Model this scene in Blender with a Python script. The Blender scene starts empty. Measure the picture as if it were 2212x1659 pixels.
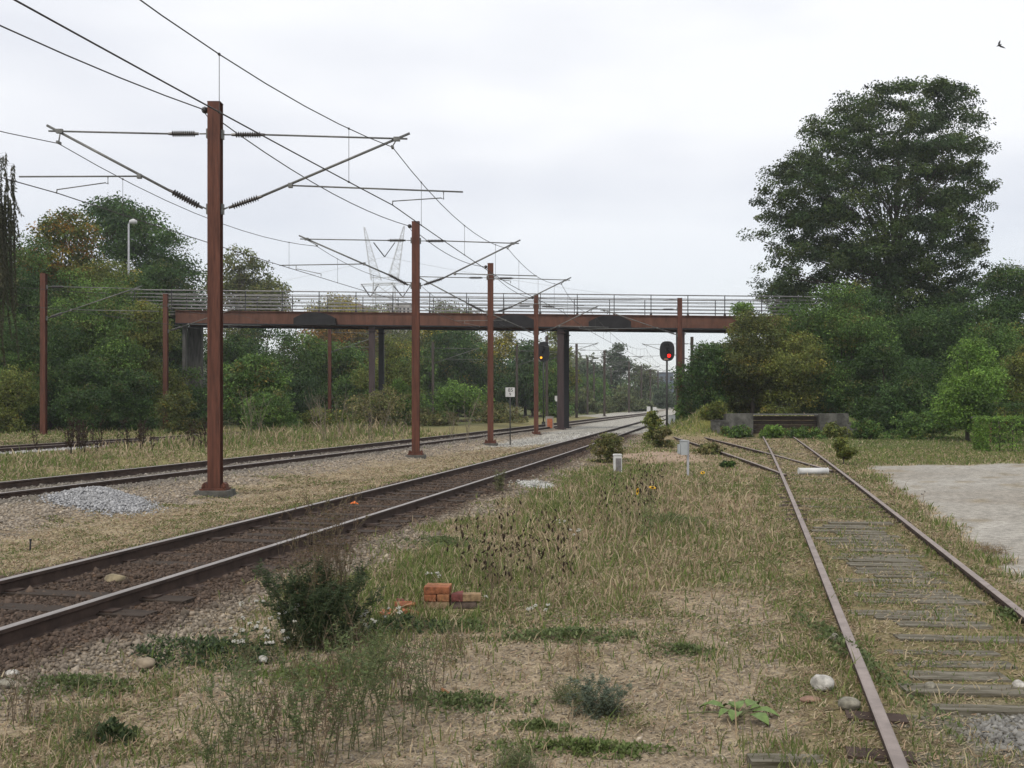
import bpy, math, random
import numpy as np
from mathutils import Vector, Matrix

SC = bpy.context.scene
COL = SC.collection
PI = math.pi

# ------------------------------------------------------------------ camera, sky, sun, exposure
CAMZ = 1.9
F = 2150.0            # focal length, in units where the photograph is 2212 wide
CX, HY = 1106.0, 868.0
cam_d = bpy.data.cameras.new('camera')
cam = bpy.data.objects.new('camera', cam_d)
COL.objects.link(cam)
cam.location = (0, 0, CAMZ)
cam.rotation_euler = (PI / 2, 0, 0)
cam_d.sensor_fit = 'HORIZONTAL'
cam_d.sensor_width = 36.0
cam_d.lens = 36.0 * F / 2212.0
cam_d.shift_y = (HY - 829.5) / 2212.0
cam_d.clip_end = 6000
cam_d.clip_start = 0.05
SC.camera = cam

SUN_EL, SUN_ROT = math.radians(52), math.radians(215)
w = bpy.data.worlds.new('World')
SC.world = w
w.use_nodes = True
nt = w.node_tree
nt.nodes.clear()
out = nt.nodes.new('ShaderNodeOutputWorld')
bg = nt.nodes.new('ShaderNodeBackground')
bg.inputs['Strength'].default_value = 0.1
sky = nt.nodes.new('ShaderNodeTexSky')
sky.sky_type = 'NISHITA'
sky.sun_disc = False
sky.sun_elevation = SUN_EL
sky.sun_rotation = SUN_ROT
tc = nt.nodes.new('ShaderNodeTexCoord')
mp = nt.nodes.new('ShaderNodeMapping')
mp.inputs['Scale'].default_value = (1.0, 1.0, 3.4)
mp.inputs['Location'].default_value = (0.37, 0.1, 0.22)
n1 = nt.nodes.new('ShaderNodeTexNoise')
n1.inputs['Scale'].default_value = 2.8
n1.inputs['Detail'].default_value = 4
n1.inputs['Roughness'].default_value = 0.42
rp = nt.nodes.new('ShaderNodeValToRGB')
rp.color_ramp.elements[0].position = 0.33
rp.color_ramp.elements[0].color = (7.5, 7.7, 8.25, 1)
rp.color_ramp.elements[1].position = 0.58
rp.color_ramp.elements[1].color = (9.0, 9.1, 9.35, 1)
sx = nt.nodes.new('ShaderNodeSeparateXYZ')
mr = nt.nodes.new('ShaderNodeMapRange')      # thinner cloud close to the horizon lets blue through
mr.inputs['From Min'].default_value = 0.0
mr.inputs['From Max'].default_value = 0.24
mr.inputs['To Min'].default_value = 0.60
mr.inputs['To Max'].default_value = 0.95
mx = nt.nodes.new('ShaderNodeMix')
mx.data_type = 'RGBA'
L = nt.links.new
L(tc.outputs['Generated'], mp.inputs['Vector'])
L(mp.outputs['Vector'], n1.inputs['Vector'])
L(n1.outputs['Fac'], rp.inputs['Fac'])
L(tc.outputs['Generated'], sx.inputs['Vector'])
L(sx.outputs['Z'], mr.inputs['Value'])
L(mr.outputs['Result'], mx.inputs['Factor'])
L(sky.outputs['Color'], mx.inputs['A'])
L(rp.outputs['Color'], mx.inputs['B'])
L(mx.outputs['Result'], bg.inputs['Color'])
L(bg.outputs['Background'], out.inputs['Surface'])

sun_d = bpy.data.lights.new('sun', 'SUN')
sun_d.energy = 1.5
sun_d.angle = math.radians(12)
sun_d.color = (1.0, 0.93, 0.82)
sun = bpy.data.objects.new('sun', sun_d)
COL.objects.link(sun)
sd = Vector((math.sin(SUN_ROT) * math.cos(SUN_EL), math.cos(SUN_ROT) * math.cos(SUN_EL), math.sin(SUN_EL)))
sun.rotation_euler = (-sd).to_track_quat('-Z', 'Y').to_euler()
sun.location = (0, 0, 60)

SC.view_settings.view_transform = 'Standard'
SC.view_settings.look = 'None'
SC.view_settings.gamma = 1
SC.view_settings.use_curve_mapping = False
SC.view_settings.exposure = 0.24
SC.cycles.max_bounces = 6
SC.cycles.diffuse_bounces = 3
SC.cycles.transmission_bounces = 4
SC.cycles.transparent_max_bounces = 6

# ------------------------------------------------------------------ helpers
def PX(px, Y):
    return (px - CX) / F * Y
def PZ(py, Y):
    return CAMZ - (py - HY) / F * Y
def YG(py, z=0.0):
    return F * (CAMZ - z) / (py - HY)

def tag(o, label=None, cat=None, group=None, kind=None):
    if label: o['label'] = label
    if cat: o['category'] = cat
    if group: o['group'] = group
    if kind: o['kind'] = kind
    return o
def empty(name, loc=(0, 0, 0), rz=0.0, label=None, cat=None, group=None):
    o = bpy.data.objects.new(name, None)
    COL.objects.link(o)
    o.location = loc
    o.rotation_euler = (0, 0, rz)
    o.empty_display_size = 0.2
    return tag(o, label, cat, group)
def copy_tree(o, parent=None):
    c = o.copy()
    COL.objects.link(c)
    c.parent = parent
    for ch in list(o.children):
        copy_tree(ch, c)
    return c
def place(o, loc, rz=0.0, s=1.0, label=None, group=None):
    o.location = loc
    o.rotation_euler = (0, 0, rz)
    o.scale = (s, s, s) if not isinstance(s, tuple) else s
    if label: o['label'] = label
    if group: o['group'] = group
    return o

class MB:
    def __init__(s):
        s.v = []; s.f = []; s.m = []; s.sm = []
    def add(s, vs, fs, m=0, smooth=False):
        b = len(s.v)
        s.v += [tuple(p) for p in vs]
        for f in fs:
            s.f.append(tuple(i + b for i in f)); s.m.append(m); s.sm.append(smooth)
        return s
    def box(s, c, d, m=0, R=None):
        hx, hy, hz = d[0] / 2, d[1] / 2, d[2] / 2
        vs = [Vector((x, y, z)) for x in (-hx, hx) for y in (-hy, hy) for z in (-hz, hz)]
        if R is not None: vs = [R @ p for p in vs]
        c = Vector(c)
        return s.add([p + c for p in vs], [(0, 1, 3, 2), (4, 6, 7, 5), (0, 4, 5, 1), (2, 3, 7, 6), (0, 2, 6, 4), (1, 5, 7, 3)], m)
    def tube(s, pts, r, n=8, m=0, cap=True, smooth=True):
        pts = [Vector(p) for p in pts]
        if not hasattr(r, '__len__'): r = [r] * len(pts)
        vs = []
        for i, p in enumerate(pts):
            d = (pts[min(i + 1, len(pts) - 1)] - pts[max(i - 1, 0)])
            d = d.normalized() if d.length > 1e-9 else Vector((0, 0, 1))
            up = Vector((0, 0, 1)) if abs(d.z) < 0.95 else Vector((1, 0, 0))
            a = d.cross(up).normalized(); b = a.cross(d)
            for k in range(n):
                t = 2 * PI * k / n
                vs.append(p + (a * math.cos(t) + b * math.sin(t)) * r[i])
        fs = []
        for i in range(len(pts) - 1):
            for k in range(n):
                k2 = (k + 1) % n
                fs.append((i * n + k, i * n + k2, (i + 1) * n + k2, (i + 1) * n + k))
        s.add(vs, fs, m, smooth)
        if cap and n > 2:
            b = len(s.v) - len(vs); e = len(s.v) - n
            s.f.append(tuple(range(b + n - 1, b - 1, -1))); s.m.append(m); s.sm.append(False)
            s.f.append(tuple(range(e, e + n))); s.m.append(m); s.sm.append(False)
        return s
    def prism(s, poly, y0, y1, m=0):          # polygon in x,z pushed along y
        n = len(poly)
        vs = [(x, y0, z) for x, z in poly] + [(x, y1, z) for x, z in poly]
        fs = [tuple(range(n)), tuple(range(2 * n - 1, n - 1, -1))]
        fs += [(i, n + i, n + (i + 1) % n, (i + 1) % n) for i in range(n)]
        return s.add(vs, fs, m)
    def build(s, name, mats, parent=None, loc=None, rot=None):
        me = bpy.data.meshes.new(name)
        me.from_pydata(s.v, [], s.f)
        mats = mats if isinstance(mats, (list, tuple)) else [mats]
        for mt in mats: me.materials.append(mt)
        me.polygons.foreach_set('material_index', s.m)
        me.polygons.foreach_set('use_smooth', s.sm)
        me.update()
        o = bpy.data.objects.new(name, me)
        COL.objects.link(o)
        if parent is not None: o.parent = parent
        if loc is not None: o.location = loc
        if rot is not None: o.rotation_euler = rot
        return o

def np_mesh(name, V, faces, mat, cols=None, parent=None, loc=None, smooth=False):
    """V (N,3); faces (M,k); cols (M,3) colour of each face"""
    V = np.asarray(V, np.float32); faces = np.asarray(faces, np.int32)
    me = bpy.data.meshes.new(name)
    M, k = faces.shape
    me.vertices.add(len(V)); me.vertices.foreach_set('co', V.ravel())
    me.loops.add(M * k); me.loops.foreach_set('vertex_index', faces.ravel())
    me.polygons.add(M)
    me.polygons.foreach_set('loop_start', np.arange(0, M * k, k, dtype=np.int32))
    me.polygons.foreach_set('loop_total', np.full(M, k, np.int32))
    if smooth: me.polygons.foreach_set('use_smooth', np.ones(M, bool))
    if cols is not None:
        at = me.attributes.new('col', 'FLOAT_COLOR', 'FACE')
        c4 = np.ones((M, 4), np.float32); c4[:, :3] = cols
        at.data.foreach_set('color', c4.ravel())
    me.materials.append(mat)
    me.update(calc_edges=True)
    o = bpy.data.objects.new(name, me)
    COL.objects.link(o)
    if parent is not None: o.parent = parent
    if loc is not None: o.location = loc
    return o

# ---- value noise, for laying out what grows where
def vnoise(x, y, seed=0):
    xi = np.floor(x).astype(np.int64); yi = np.floor(y).astype(np.int64)
    fx = x - xi; fy = y - yi
    fx = fx * fx * (3 - 2 * fx); fy = fy * fy * (3 - 2 * fy)
    def h(a, b):
        n = (a * 374761393 + b * 668265263 + seed * 982451653) & 0xffffffff
        n = ((n ^ (n >> 13)) * 1274126177) & 0xffffffff
        return ((n ^ (n >> 16)) & 0xffff) / 65535.0
    return (h(xi, yi) * (1 - fx) + h(xi + 1, yi) * fx) * (1 - fy) + (h(xi, yi + 1) * (1 - fx) + h(xi + 1, yi + 1) * fx) * fy
def fbm(x, y, sc, seed=0, o=4):
    x = np.asarray(x, float) * sc; y = np.asarray(y, float) * sc
    t = 0; a = 0.5; s = 0
    for i in range(o):
        t = t + a * vnoise(x, y, seed + i * 7); s += a; x = x * 2.03 + 11.3; y = y * 2.03 - 5.7; a *= 0.5
    return t / s
def sst(a, b, x):
    t = np.clip((x - a) / (b - a), 0, 1)
    return t * t * (3 - 2 * t)

# ---- materials
MATS = {}
def mat(name, col, rough=0.8, var=0.25, scale=6.0, bump=0.15, metal=0.0, col2=None, thr=(0.35, 0.65), stretch=(1, 1, 1), spec=0.3):
    if name in MATS: return MATS[name]
    m = bpy.data.materials.new(name); m.use_nodes = True
    t = m.node_tree; b = t.nodes['Principled BSDF']
    b.inputs['Roughness'].default_value = rough
    b.inputs['Metallic'].default_value = metal
    b.inputs['Specular IOR Level'].default_value = spec
    tcn = t.nodes.new('ShaderNodeTexCoord'); mpn = t.nodes.new('ShaderNodeMapping')
    mpn.inputs['Scale'].default_value = stretch
    nn = t.nodes.new('ShaderNodeTexNoise'); nn.inputs['Scale'].default_value = scale; nn.inputs['Detail'].default_value = 6
    nn.inputs['Roughness'].default_value = 0.65
    cr = t.nodes.new('ShaderNodeValToRGB')
    c2 = col2 or tuple(c * (1 + var) for c in col)
    c1 = tuple(c * (1 - var) for c in col)
    cr.color_ramp.elements[0].position = thr[0]; cr.color_ramp.elements[0].color = (*c1, 1)
    cr.color_ramp.elements[1].position = thr[1]; cr.color_ramp.elements[1].color = (*c2, 1)
    bp = t.nodes.new('ShaderNodeBump'); bp.inputs['Strength'].default_value = bump; bp.inputs['Distance'].default_value = 0.02
    t.links.new(tcn.outputs['Object'], mpn.inputs['Vector']); t.links.new(mpn.outputs['Vector'], nn.inputs['Vector'])
    t.links.new(nn.outputs['Fac'], cr.inputs['Fac']); t.links.new(cr.outputs['Color'], b.inputs['Base Color'])
    t.links.new(nn.outputs['Fac'], bp.inputs['Height']); t.links.new(bp.outputs['Normal'], b.inputs['Normal'])
    MATS[name] = m
    return m
def mat_emit(name, col, strength):
    m = bpy.data.materials.new(name); m.use_nodes = True
    b = m.node_tree.nodes['Principled BSDF']
    b.inputs['Base Color'].default_value = (*col, 1)
    b.inputs['Emission Color'].default_value = (*col, 1)
    b.inputs['Emission Strength'].default_value = strength
    return m
def mat_attr(name, rough=0.7, transl=0.3, spec=0.25, gain=1.0):
    """leaf and grass material: colour of each leaf from the mesh"""
    m = bpy.data.materials.new(name); m.use_nodes = True
    t = m.node_tree; b = t.nodes['Principled BSDF']; o = t.nodes['Material Output']
    a = t.nodes.new('ShaderNodeAttribute'); a.attribute_name = 'col'
    b.inputs['Roughness'].default_value = rough
    b.inputs['Specular IOR Level'].default_value = spec
    t.links.new(a.outputs['Color'], b.inputs['Base Color'])
    if transl > 0:
        tr = t.nodes.new('ShaderNodeBsdfTranslucent'); mxs = t.nodes.new('ShaderNodeMixShader')
        mxs.inputs['Fac'].default_value = transl
        t.links.new(a.outputs['Color'], tr.inputs['Color'])
        t.links.new(b.outputs['BSDF'], mxs.inputs[1]); t.links.new(tr.outputs['BSDF'], mxs.inputs[2])
        t.links.new(mxs.outputs['Shader'], o.inputs['Surface'])
    return m

M_RUST = mat('rust_red_paint', (0.092, 0.034, 0.021), 0.7, 0.42, 2.4, 0.12, stretch=(5, 5, 0.45))
M_GIRD = mat('girder_red_paint', (0.115, 0.052, 0.034), 0.75, 0.32, 1.6, 0.08, stretch=(1.3, 1, 0.35))
M_COLB = mat('column_dark_paint', (0.05, 0.034, 0.034), 0.6, 0.2, 2.0, 0.05, stretch=(3, 3, 0.4))
M_GALV = mat('galvanised_tube', (0.16, 0.16, 0.15), 0.5, 0.25, 9, 0.05, metal=0.4)
M_DARKST = mat('dark_steel', (0.05, 0.05, 0.05), 0.55, 0.3, 9, 0.1, metal=0.3)
M_INS = mat('insulator_glaze', (0.055, 0.048, 0.045), 0.3, 0.2, 6, 0.02, spec=0.5)
M_WIRE = mat('wire_copper_dark', (0.05, 0.045, 0.042), 0.6, 0.2, 3, 0.0)
M_RAILS = mat('rail_side_rust', (0.055, 0.036, 0.028), 0.85, 0.35, 5, 0.2)
M_RAILT = mat('rail_top_steel', (0.30, 0.275, 0.26), 0.5, 0.14, 4, 0.02, metal=0.3, stretch=(3, 0.3, 1))
M_RAILR = mat('rail_top_rusty', (0.27, 0.225, 0.205), 0.6, 0.2, 5, 0.05, metal=0.15)
M_CONC = mat('weathered_concrete', (0.095, 0.092, 0.082), 0.95, 0.55, 2.2, 0.6)
M_RAILG = mat('railing_grey_paint', (0.25, 0.24, 0.24), 0.6, 0.3, 3, 0.0)
M_PIER = mat('pier_concrete', (0.10, 0.097, 0.09), 0.95, 0.4, 2.2, 0.5, stretch=(3, 3, 0.5))
M_CONCL = mat('pale_concrete', (0.32, 0.30, 0.27), 0.9, 0.25, 5, 0.3)
M_WOOD = mat('grey_timber', (0.17, 0.155, 0.125), 0.9, 0.4, 4, 0.5, stretch=(0.6, 8, 8))
M_WOODM = mat('mossy_timber', (0.12, 0.105, 0.062), 0.95, 0.5, 4, 1.0, col2=(0.215, 0.195, 0.155), stretch=(0.8, 7, 7))
M_WOODD = mat('tarred_timber', (0.046, 0.034, 0.026), 0.95, 0.4, 4, 0.6, stretch=(0.6, 8, 8))
M_WHITE = mat('white_plastic', (0.58, 0.58, 0.57), 0.5, 0.12, 4, 0.03)
M_GREYM = mat('grey_box_paint', (0.36, 0.38, 0.39), 0.5, 0.1, 4, 0.03)
M_BLACK = mat('black_paint', (0.016, 0.016, 0.018), 0.6, 0.2, 4, 0.05)
M_GUARD = mat('guard_black_paint', (0.018, 0.017, 0.018), 0.8, 0.3, 2, 0.05)
M_PYL = mat('pylon_zinc_hazed', (0.60, 0.61, 0.62), 0.6, 0.1, 1, 0.0)  # zinc lightened to stand in for the haze of distance
M_BARK = mat('bark', (0.07, 0.058, 0.045), 0.95, 0.4, 5, 0.6, stretch=(4, 4, 0.8))
M_STEMB = mat('dry_stem', (0.14, 0.105, 0.07), 0.9, 0.35, 20, 0.0)
M_STEMG = mat('green_stem', (0.12, 0.125, 0.06), 0.8, 0.3, 20, 0.0)
M_SEED = mat('seed_head_brown', (0.030, 0.020, 0.012), 0.95, 0.4, 30, 0.2)
M_PETALW = mat('white_petal', (0.48, 0.47, 0.42), 0.7, 0.1, 20, 0.0)
M_PETALY = mat('yellow_petal', (0.72, 0.44, 0.02), 0.6, 0.15, 20, 0.0)
M_ROCKW = mat('white_rock', (0.42, 0.40, 0.365), 0.9, 0.45, 12, 0.9)
M_ROCKG = mat('grey_rock', (0.22, 0.205, 0.165), 0.9, 0.5, 12, 0.9)
M_LEAF = mat_attr('leaf', 0.65, 0.3)
M_GRASS = mat_attr('grass_blade', 0.8, 0.25, 0.15)
M_STONE = mat_attr('ballast_stone', 0.9, 0.0, 0.2)

# ------------------------------------------------------------------ track centre lines (x as a function of y)
def line(pts, deg):
    P = np.array(pts, float)
    co = np.polyfit(P[:, 0], P[:, 1], deg)
    y0, y1 = P[0, 0], P[-1, 0]
    d = np.polyder(co)
    def f(y):
        y = np.asarray(y, float)
        yc = np.clip(y, y0, y1)
        return np.polyval(co, yc) + np.polyval(d, yc) * (y - yc)
    return f
Cm = line([(4, -5.55), (11.7, -3.77), (18, -2.34), (24, -0.98), (32.9, 0.92), (46, 3.6), (60, 6.4), (85, 11.3), (116, 18.0), (170, 29.5), (230, 43)], 4)
Cl = line([(4, -15.1), (12, -12.7), (19, -10.55), (27.8, -7.93), (40, -4.95), (51.5, -2.3), (71, 1.7), (85, 5.0), (100, 8.6), (129, 16.6), (170, 25.4), (230, 39)], 4)
C3 = line([(4, -27.6), (20, -23.3), (37, -18.9), (60, -13.0), (100, -3.0), (140, 8)], 2)
Cs = line([(-6, 0.02), (4.84, 2.65), (8.28, 3.49), (14.6, 5.08), (25.2, 7.6), (42, 11.5), (52, 13.9)], 2)
Cb = line([(24.5, 7.44), (30, 8.05), (36, 8.35), (46, 8.8), (60, 9.55), (75, 11.0), (90, 13.2)], 3)

def terrain(X, Y):
    X = np.asarray(X, float); Y = np.asarray(Y, float)
    z = (fbm(X, Y, 0.35, 3) - 0.5) * 0.14 + (fbm(X, Y, 1.7, 9) - 0.5) * 0.05
    near = np.minimum(np.minimum(np.abs(X - Cm(Y)), np.abs(X - Cl(Y))), np.minimum(np.abs(X - Cs(Y)), np.abs(X - C3(Y))))
    z = z * (0.25 + 0.75 * sst(1.0, 2.6, near))
    # ballast shoulders: the ground falls a little away from the running lines
    dm = X - Cm(Y); dl = X - Cl(Y); d3 = X - C3(Y); ds = X - Cs(Y)
    z = z - 0.03
    z = z + 0.05 * (1 - sst(1.3, 2.4, np.abs(dm))) + 0.06 * (1 - sst(1.4, 2.8, np.abs(dl))) + 0.1 * (1 - sst(1.6, 3.2, np.abs(d3)))
    z = z - 0.10 * sst(-5.6, -4.4, dm) * (1 - sst(-3.2, -2.0, dm)) * (Y < 60)
    z = z + 0.06 * (1 - sst(0.9, 1.5, np.abs(ds))) * (Y < 53)
    # left of the far track the ground is a bit higher
    z = z + 0.2 * sst(2.0, 5.0, -(dl)) * sst(1.6, 3.5, np.abs(d3))
    # embankments that carry both ends of the footbridge
    wy = sst(60, 67.5, Y) * (1 - sst(72.5, 82, Y))
    z = z + 7.6 * sst(24.0, 32.0, -X) * wy + 6.8 * sst(23.0, 33.0, X) * wy
    # earth mound behind the buffer wall
    z = z + 1.15 * sst(53.4, 54.6, Y) * (1 - sst(60, 66, Y)) * sst(9.6, 11.2, X) * (1 - sst(18.2, 20.5, X))
    z = z + 0.9 * np.exp(-(((X - 9.8) / 1.6) ** 2 + ((Y - 55) / 3.0) ** 2))
    # gentle rise under the trees on the right
    z = z + 0.5 * sst(38, 60, Y) * sst(19, 26, X) * (1 - wy)
    # dirt hump by the old turnout
    z = z + 0.18 * np.exp(-(((X - 5.2) / 1.5) ** 2 + ((Y - 34) / 3.0) ** 2))
    # level yard
    pv = sst(1.1, 1.5, ds - 0.55 * sst(8, 31, Y)) * (1 - sst(29.5, 32.5, Y)) * (X > 3)
    z = z * (1 - pv) + (-0.03) * pv
    return z
def tz(x, y):
    return float(terrain(np.array([x]), np.array([y]))[0])

# colour and cover of the ground at each place
def lerp(a, b, t):
    return a * (1 - t[..., None]) + np.asarray(b, float) * t[..., None]
def ground_cover(X, Y):
    n1 = fbm(X, Y, 0.45, 21); n2 = fbm(X, Y, 1.6, 33); n3 = fbm(X, Y, 5.0, 41)
    n4 = fbm(X, Y, 0.22, 57)
    dm = (X - Cm(Y)) * 0.975; dl = (X - Cl(Y)) * 0.965; d3 = (X - C3(Y)) * 0.97; ds = (X - Cs(Y)) * 0.97; db = X - Cb(Y)
    N = X.shape
    col = np.zeros(N + (3,)) + np.array((0.27, 0.205, 0.145))
    stone = np.full(N, 0.25)
    gdry = np.full(N, 0.75); ggrn = np.zeros(N); tall = np.full(N, 0.038)
    # field between main line and siding
    green = np.clip(sst(0.46, 0.62, n1 * 0.6 + n2 * 0.4 + 0.03 * sst(6, 14, Y)) + 0.30, 0, 1)
    col = lerp(col, (0.165, 0.155, 0.075), green * 0.8); ggrn = np.maximum(ggrn, green)
    Yn = Y + (n1 - 0.5) * 10 + (n2 - 0.5) * 4
    bare = sst(0.44, 0.66, n4 * 0.45 + n2 * 0.55 + 0.13 * (1 - sst(5.0, 12.0, Yn)) - 0.17 * sst(7, 17, Yn))
    bare = np.maximum(bare, (1 - sst(0.5, 1.1, np.abs(ds + 1.25))) * (1 - sst(9, 13, Y)) * 0.8)
    col = lerp(col, (0.275, 0.225, 0.168), bare); gdry = gdry * (1 - 0.8 * bare); ggrn = ggrn * (1 - 0.6 * bare)
    stone = stone + 0.16 * bare
    mid = np.exp(-(((X - 2.2 - (Y - 19) * 0.2) / 2.6) ** 2 + ((Yn - 18) / 8.0) ** 2))
    tall = tall + 0.07 * mid; ggrn = np.clip(ggrn + 0.30 * mid * (n2 > 0.45), 0, 1); ggrn = ggrn * (1 - 0.62 * sst(-4.6, -3.4, ds) * (1 - sst(-1.5, -1.1, ds))); gdry = np.clip(gdry + 0.5 * mid, 0, 1)
    # shoulder of the main line (near side)
    k = sst(0.9, 1.5, dm) * (1 - sst(1.5, 2.6, dm + (n2 - 0.5) * 1.4))
    col = lerp(col, (0.245, 0.20, 0.15), k); stone = np.maximum(stone, k); gdry *= (1 - 0.93 * k); ggrn *= (1 - 0.93 * k)
    # dry strip between the running lines
    k = (1 - sst(-1.9, -1.3, dm)) * sst(1.7, 2.5, dl)
    k1 = k * (1 - sst(44, 56, Y))
    col = lerp(col, (0.31, 0.255, 0.175), k1); stone = np.where(k1 > 0.5, 0.35, stone); gdry = gdry * (1 - k1) + 0.9 * k1; ggrn = ggrn * (1 - k1) + k1 * 0.25 * (n2 > 0.6); tall = tall * (1 - k1) + 0.010 * k1
    # shoulder of the far running line
    k = sst(-0.2, 0.4, dl) * (1 - sst(2.3 + 0.9 * (Y < 22), 3.6 + 1.0 * (Y < 22), dl + (n2 - 0.5) * 1.8)) * (dm < -1.5)
    col = lerp(col, (0.29, 0.24, 0.19), k); stone = np.maximum(stone, k); gdry *= (1 - 0.9 * k); ggrn *= (1 - 0.9 * k)
    k = 1 - sst(1.3, 1.9, np.abs(dl))
    col = lerp(col, (0.20, 0.175, 0.15), k); stone = np.maximum(stone, k); gdry *= 1 - k; ggrn *= 1 - k
    # dark oily ballast of the main line
    k = 1 - sst(1.15, 1.75, np.abs(dm + (n2 - 0.5) * 0.5))
    col = lerp(col, (0.092, 0.060, 0.043), k); stone = np.maximum(stone, k); gdry *= 1 - k; ggrn *= 1 - k
    # fresh pale ballast farther on
    k = np.maximum(sst(40, 47, Y) * (1 - sst(2.0, 2.7, np.abs(dm + 2.2))), sst(54, 60, Y) * (1 - sst(3.2, 4.0, np.abs(dm - 0.3)))) * (Y < 260)
    k = np.maximum(k, sst(75, 90, Y) * (1 - sst(5, 7, np.abs(dl))) * (Y < 300))
    k = k * (1 - (1 - sst(0.8, 1.1, np.abs(dm))) * (1 - sst(50, 62, Y)))
    k = k * (1 - (1 - sst(0.9, 1.2, np.abs(dl))) * 0.8)
    col = lerp(col, (0.38, 0.37, 0.355), k); stone = np.maximum(stone, k); gdry *= 1 - k; ggrn *= 1 - k
    # pale ballast patch spilled on the near shoulder
    k = np.exp(-(((X - 0.55) / 0.55) ** 2 + ((Y - 23) / 1.0) ** 2)) * (dm > 1.2)
    col = lerp(col, (0.40, 0.40, 0.40), sst(0.3, 0.6, k)); gdry *= 1 - sst(0.3, 0.6, k); ggrn *= 1 - sst(0.3, 0.6, k)
    # third line, pale ballast
    e3 = np.where(d3 > 0, d3 * 0.62, -d3)
    k = 1 - sst(2.0, 2.5, e3)
    col = lerp(col, (0.40, 0.39, 0.39), k); stone = np.maximum(stone, k); gdry *= 1 - k; ggrn *= 1 - k
    # grass beyond the far running line
    k = sst(1.9, 2.6, -dl) * sst(2.0, 2.5, e3) * (Y < 120)
    col = lerp(col, (0.20, 0.18, 0.085), k); gdry = gdry * (1 - k) + 0.8 * k; ggrn = ggrn * (1 - k) + k * (0.35 + 0.4 * (n1 > 0.5)); tall = tall * (1 - k) + (0.05 + 0.10 * sst(45, 58, Y)) * k; stone = stone * (1 - k)
    kt = sst(33, 43, Y) * sst(3.0, 6.0, -dl) * (1 - sst(62, 66, Y)) * (d3 > 3.0) + 0.20 * sst(3.0, 4.5, -dl) * (Y < 33) * (d3 > 3.6)
    tall = tall + 0.20 * kt; gdry = np.clip(gdry + kt, 0, 1); ggrn = np.clip(ggrn + 0.12 * kt, 0, 1)
    # siding, mossy
    k = (1 - sst(1.0, 1.35, np.abs(ds))) * (Y < 53)
    col = lerp(col, (0.185, 0.155, 0.085), k); ggrn = ggrn * (1 - k) + k * 0.34 * (n2 > 0.45); gdry = gdry * (1 - k) + 0.5 * k; tall = tall * (1 - k) + 0.028 * k; stone = stone * (1 - k) + 0.25 * k
    kg = k * np.exp(-(((X - 3.0) / 0.5) ** 2 + ((Y - 5.55) / 0.45) ** 2)) * 1.6
    kg = np.clip(kg, 0, 1)
    col = lerp(col, (0.19, 0.185, 0.18), kg); stone = np.maximum(stone, kg); gdry *= 1 - 0.8 * kg; ggrn *= 1 - 0.8 * kg
    # dirt by the old turnout
    k = np.exp(-(((X - 5.0) / 1.8) ** 2 + ((Y - 34) / 4.0) ** 2)); k = sst(0.35, 0.7, k)
    col = lerp(col, (0.33, 0.25, 0.20), k); gdry *= 1 - 0.8 * k; ggrn *= 1 - 0.8 * k
    # right of the siding
    k = sst(1.0, 1.3, ds) * (Y < 66)
    col = lerp(col, (0.26, 0.20, 0.12), k); gdry = gdry * (1 - k) + 0.9 * k; tall = tall * (1 - k) + 0.06 * k
    k = np.exp(-(((X - 10.2) / 2.6) ** 2 + ((Y - 56) / 5.0) ** 2)); k = sst(0.25, 0.6, k)
    col = lerp(col, (0.155, 0.155, 0.05), k); ggrn = np.maximum(ggrn, k); tall = np.maximum(tall, 0.12 * k)
    pe = ds - 0.55 * sst(8, 31, Y)
    pave = sst(1.12, 1.5, pe + (n2 - 0.5) * 0.75 * sst(6, 16, Y) + (n3 - 0.5) * 0.35) * (1 - sst(30, 31.2, Y + (n1 - 0.5) * 3.5 - (X - 11) * 0.08)) * (Y > -10)
    lawn = sst(1.6, 2.4, ds) * sst(29.5, 31.5, Y + (n1 - 0.5) * 3) * (Y < 66)
    col = lerp(col, (0.165, 0.155, 0.06), lawn); gdry = gdry * (1 - lawn) + 0.45 * lawn; ggrn = ggrn * (1 - lawn) + 0.75 * lawn; tall = tall * (1 - lawn) + 0.04 * lawn
    col = lerp(col, (0.115, 0.15, 0.05), lawn * sst(38, 44, Y)); ggrn = np.clip(ggrn + 0.3 * lawn * sst(38, 44, Y), 0, 1)
    pcol = lerp(np.zeros(N + (3,)) + np.array((0.305, 0.29, 0.275)), (0.335, 0.322, 0.31), sst(0.35, 0.7, fbm(X * 0.5, Y * 1.5, 0.6, 71)))
    pcol = lerp(pcol, (0.255, 0.232, 0.21), 0.6 * sst(0.56, 0.72, fbm(X * 0.22, Y, 0.9, 77)))
    pcol = lerp(pcol, (0.24, 0.20, 0.14), 0.7 * sst(0.62, 0.75, fbm(X, Y, 1.3, 79)))
    col = col * (1 - pave[..., None]) + pcol * pave[..., None]
    gdry *= 1 - pave; ggrn *= 1 - pave; stone = stone * (1 - pave) + 0.08 * pave
    far = sst(64, 70, Y) * (np.abs(dm) > 5.5) * (np.abs(dl) > 6)
    col = lerp(col, (0.10, 0.11, 0.045), far); stone *= 1 - far
    col = np.minimum(col * np.array((1.02, 1.0, 0.92)) * (0.78 + 0.44 * n3[..., None]), 0.55)
    return col, stone, np.clip(gdry, 0, 1), np.clip(ggrn, 0, 1), tall, pave

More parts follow.
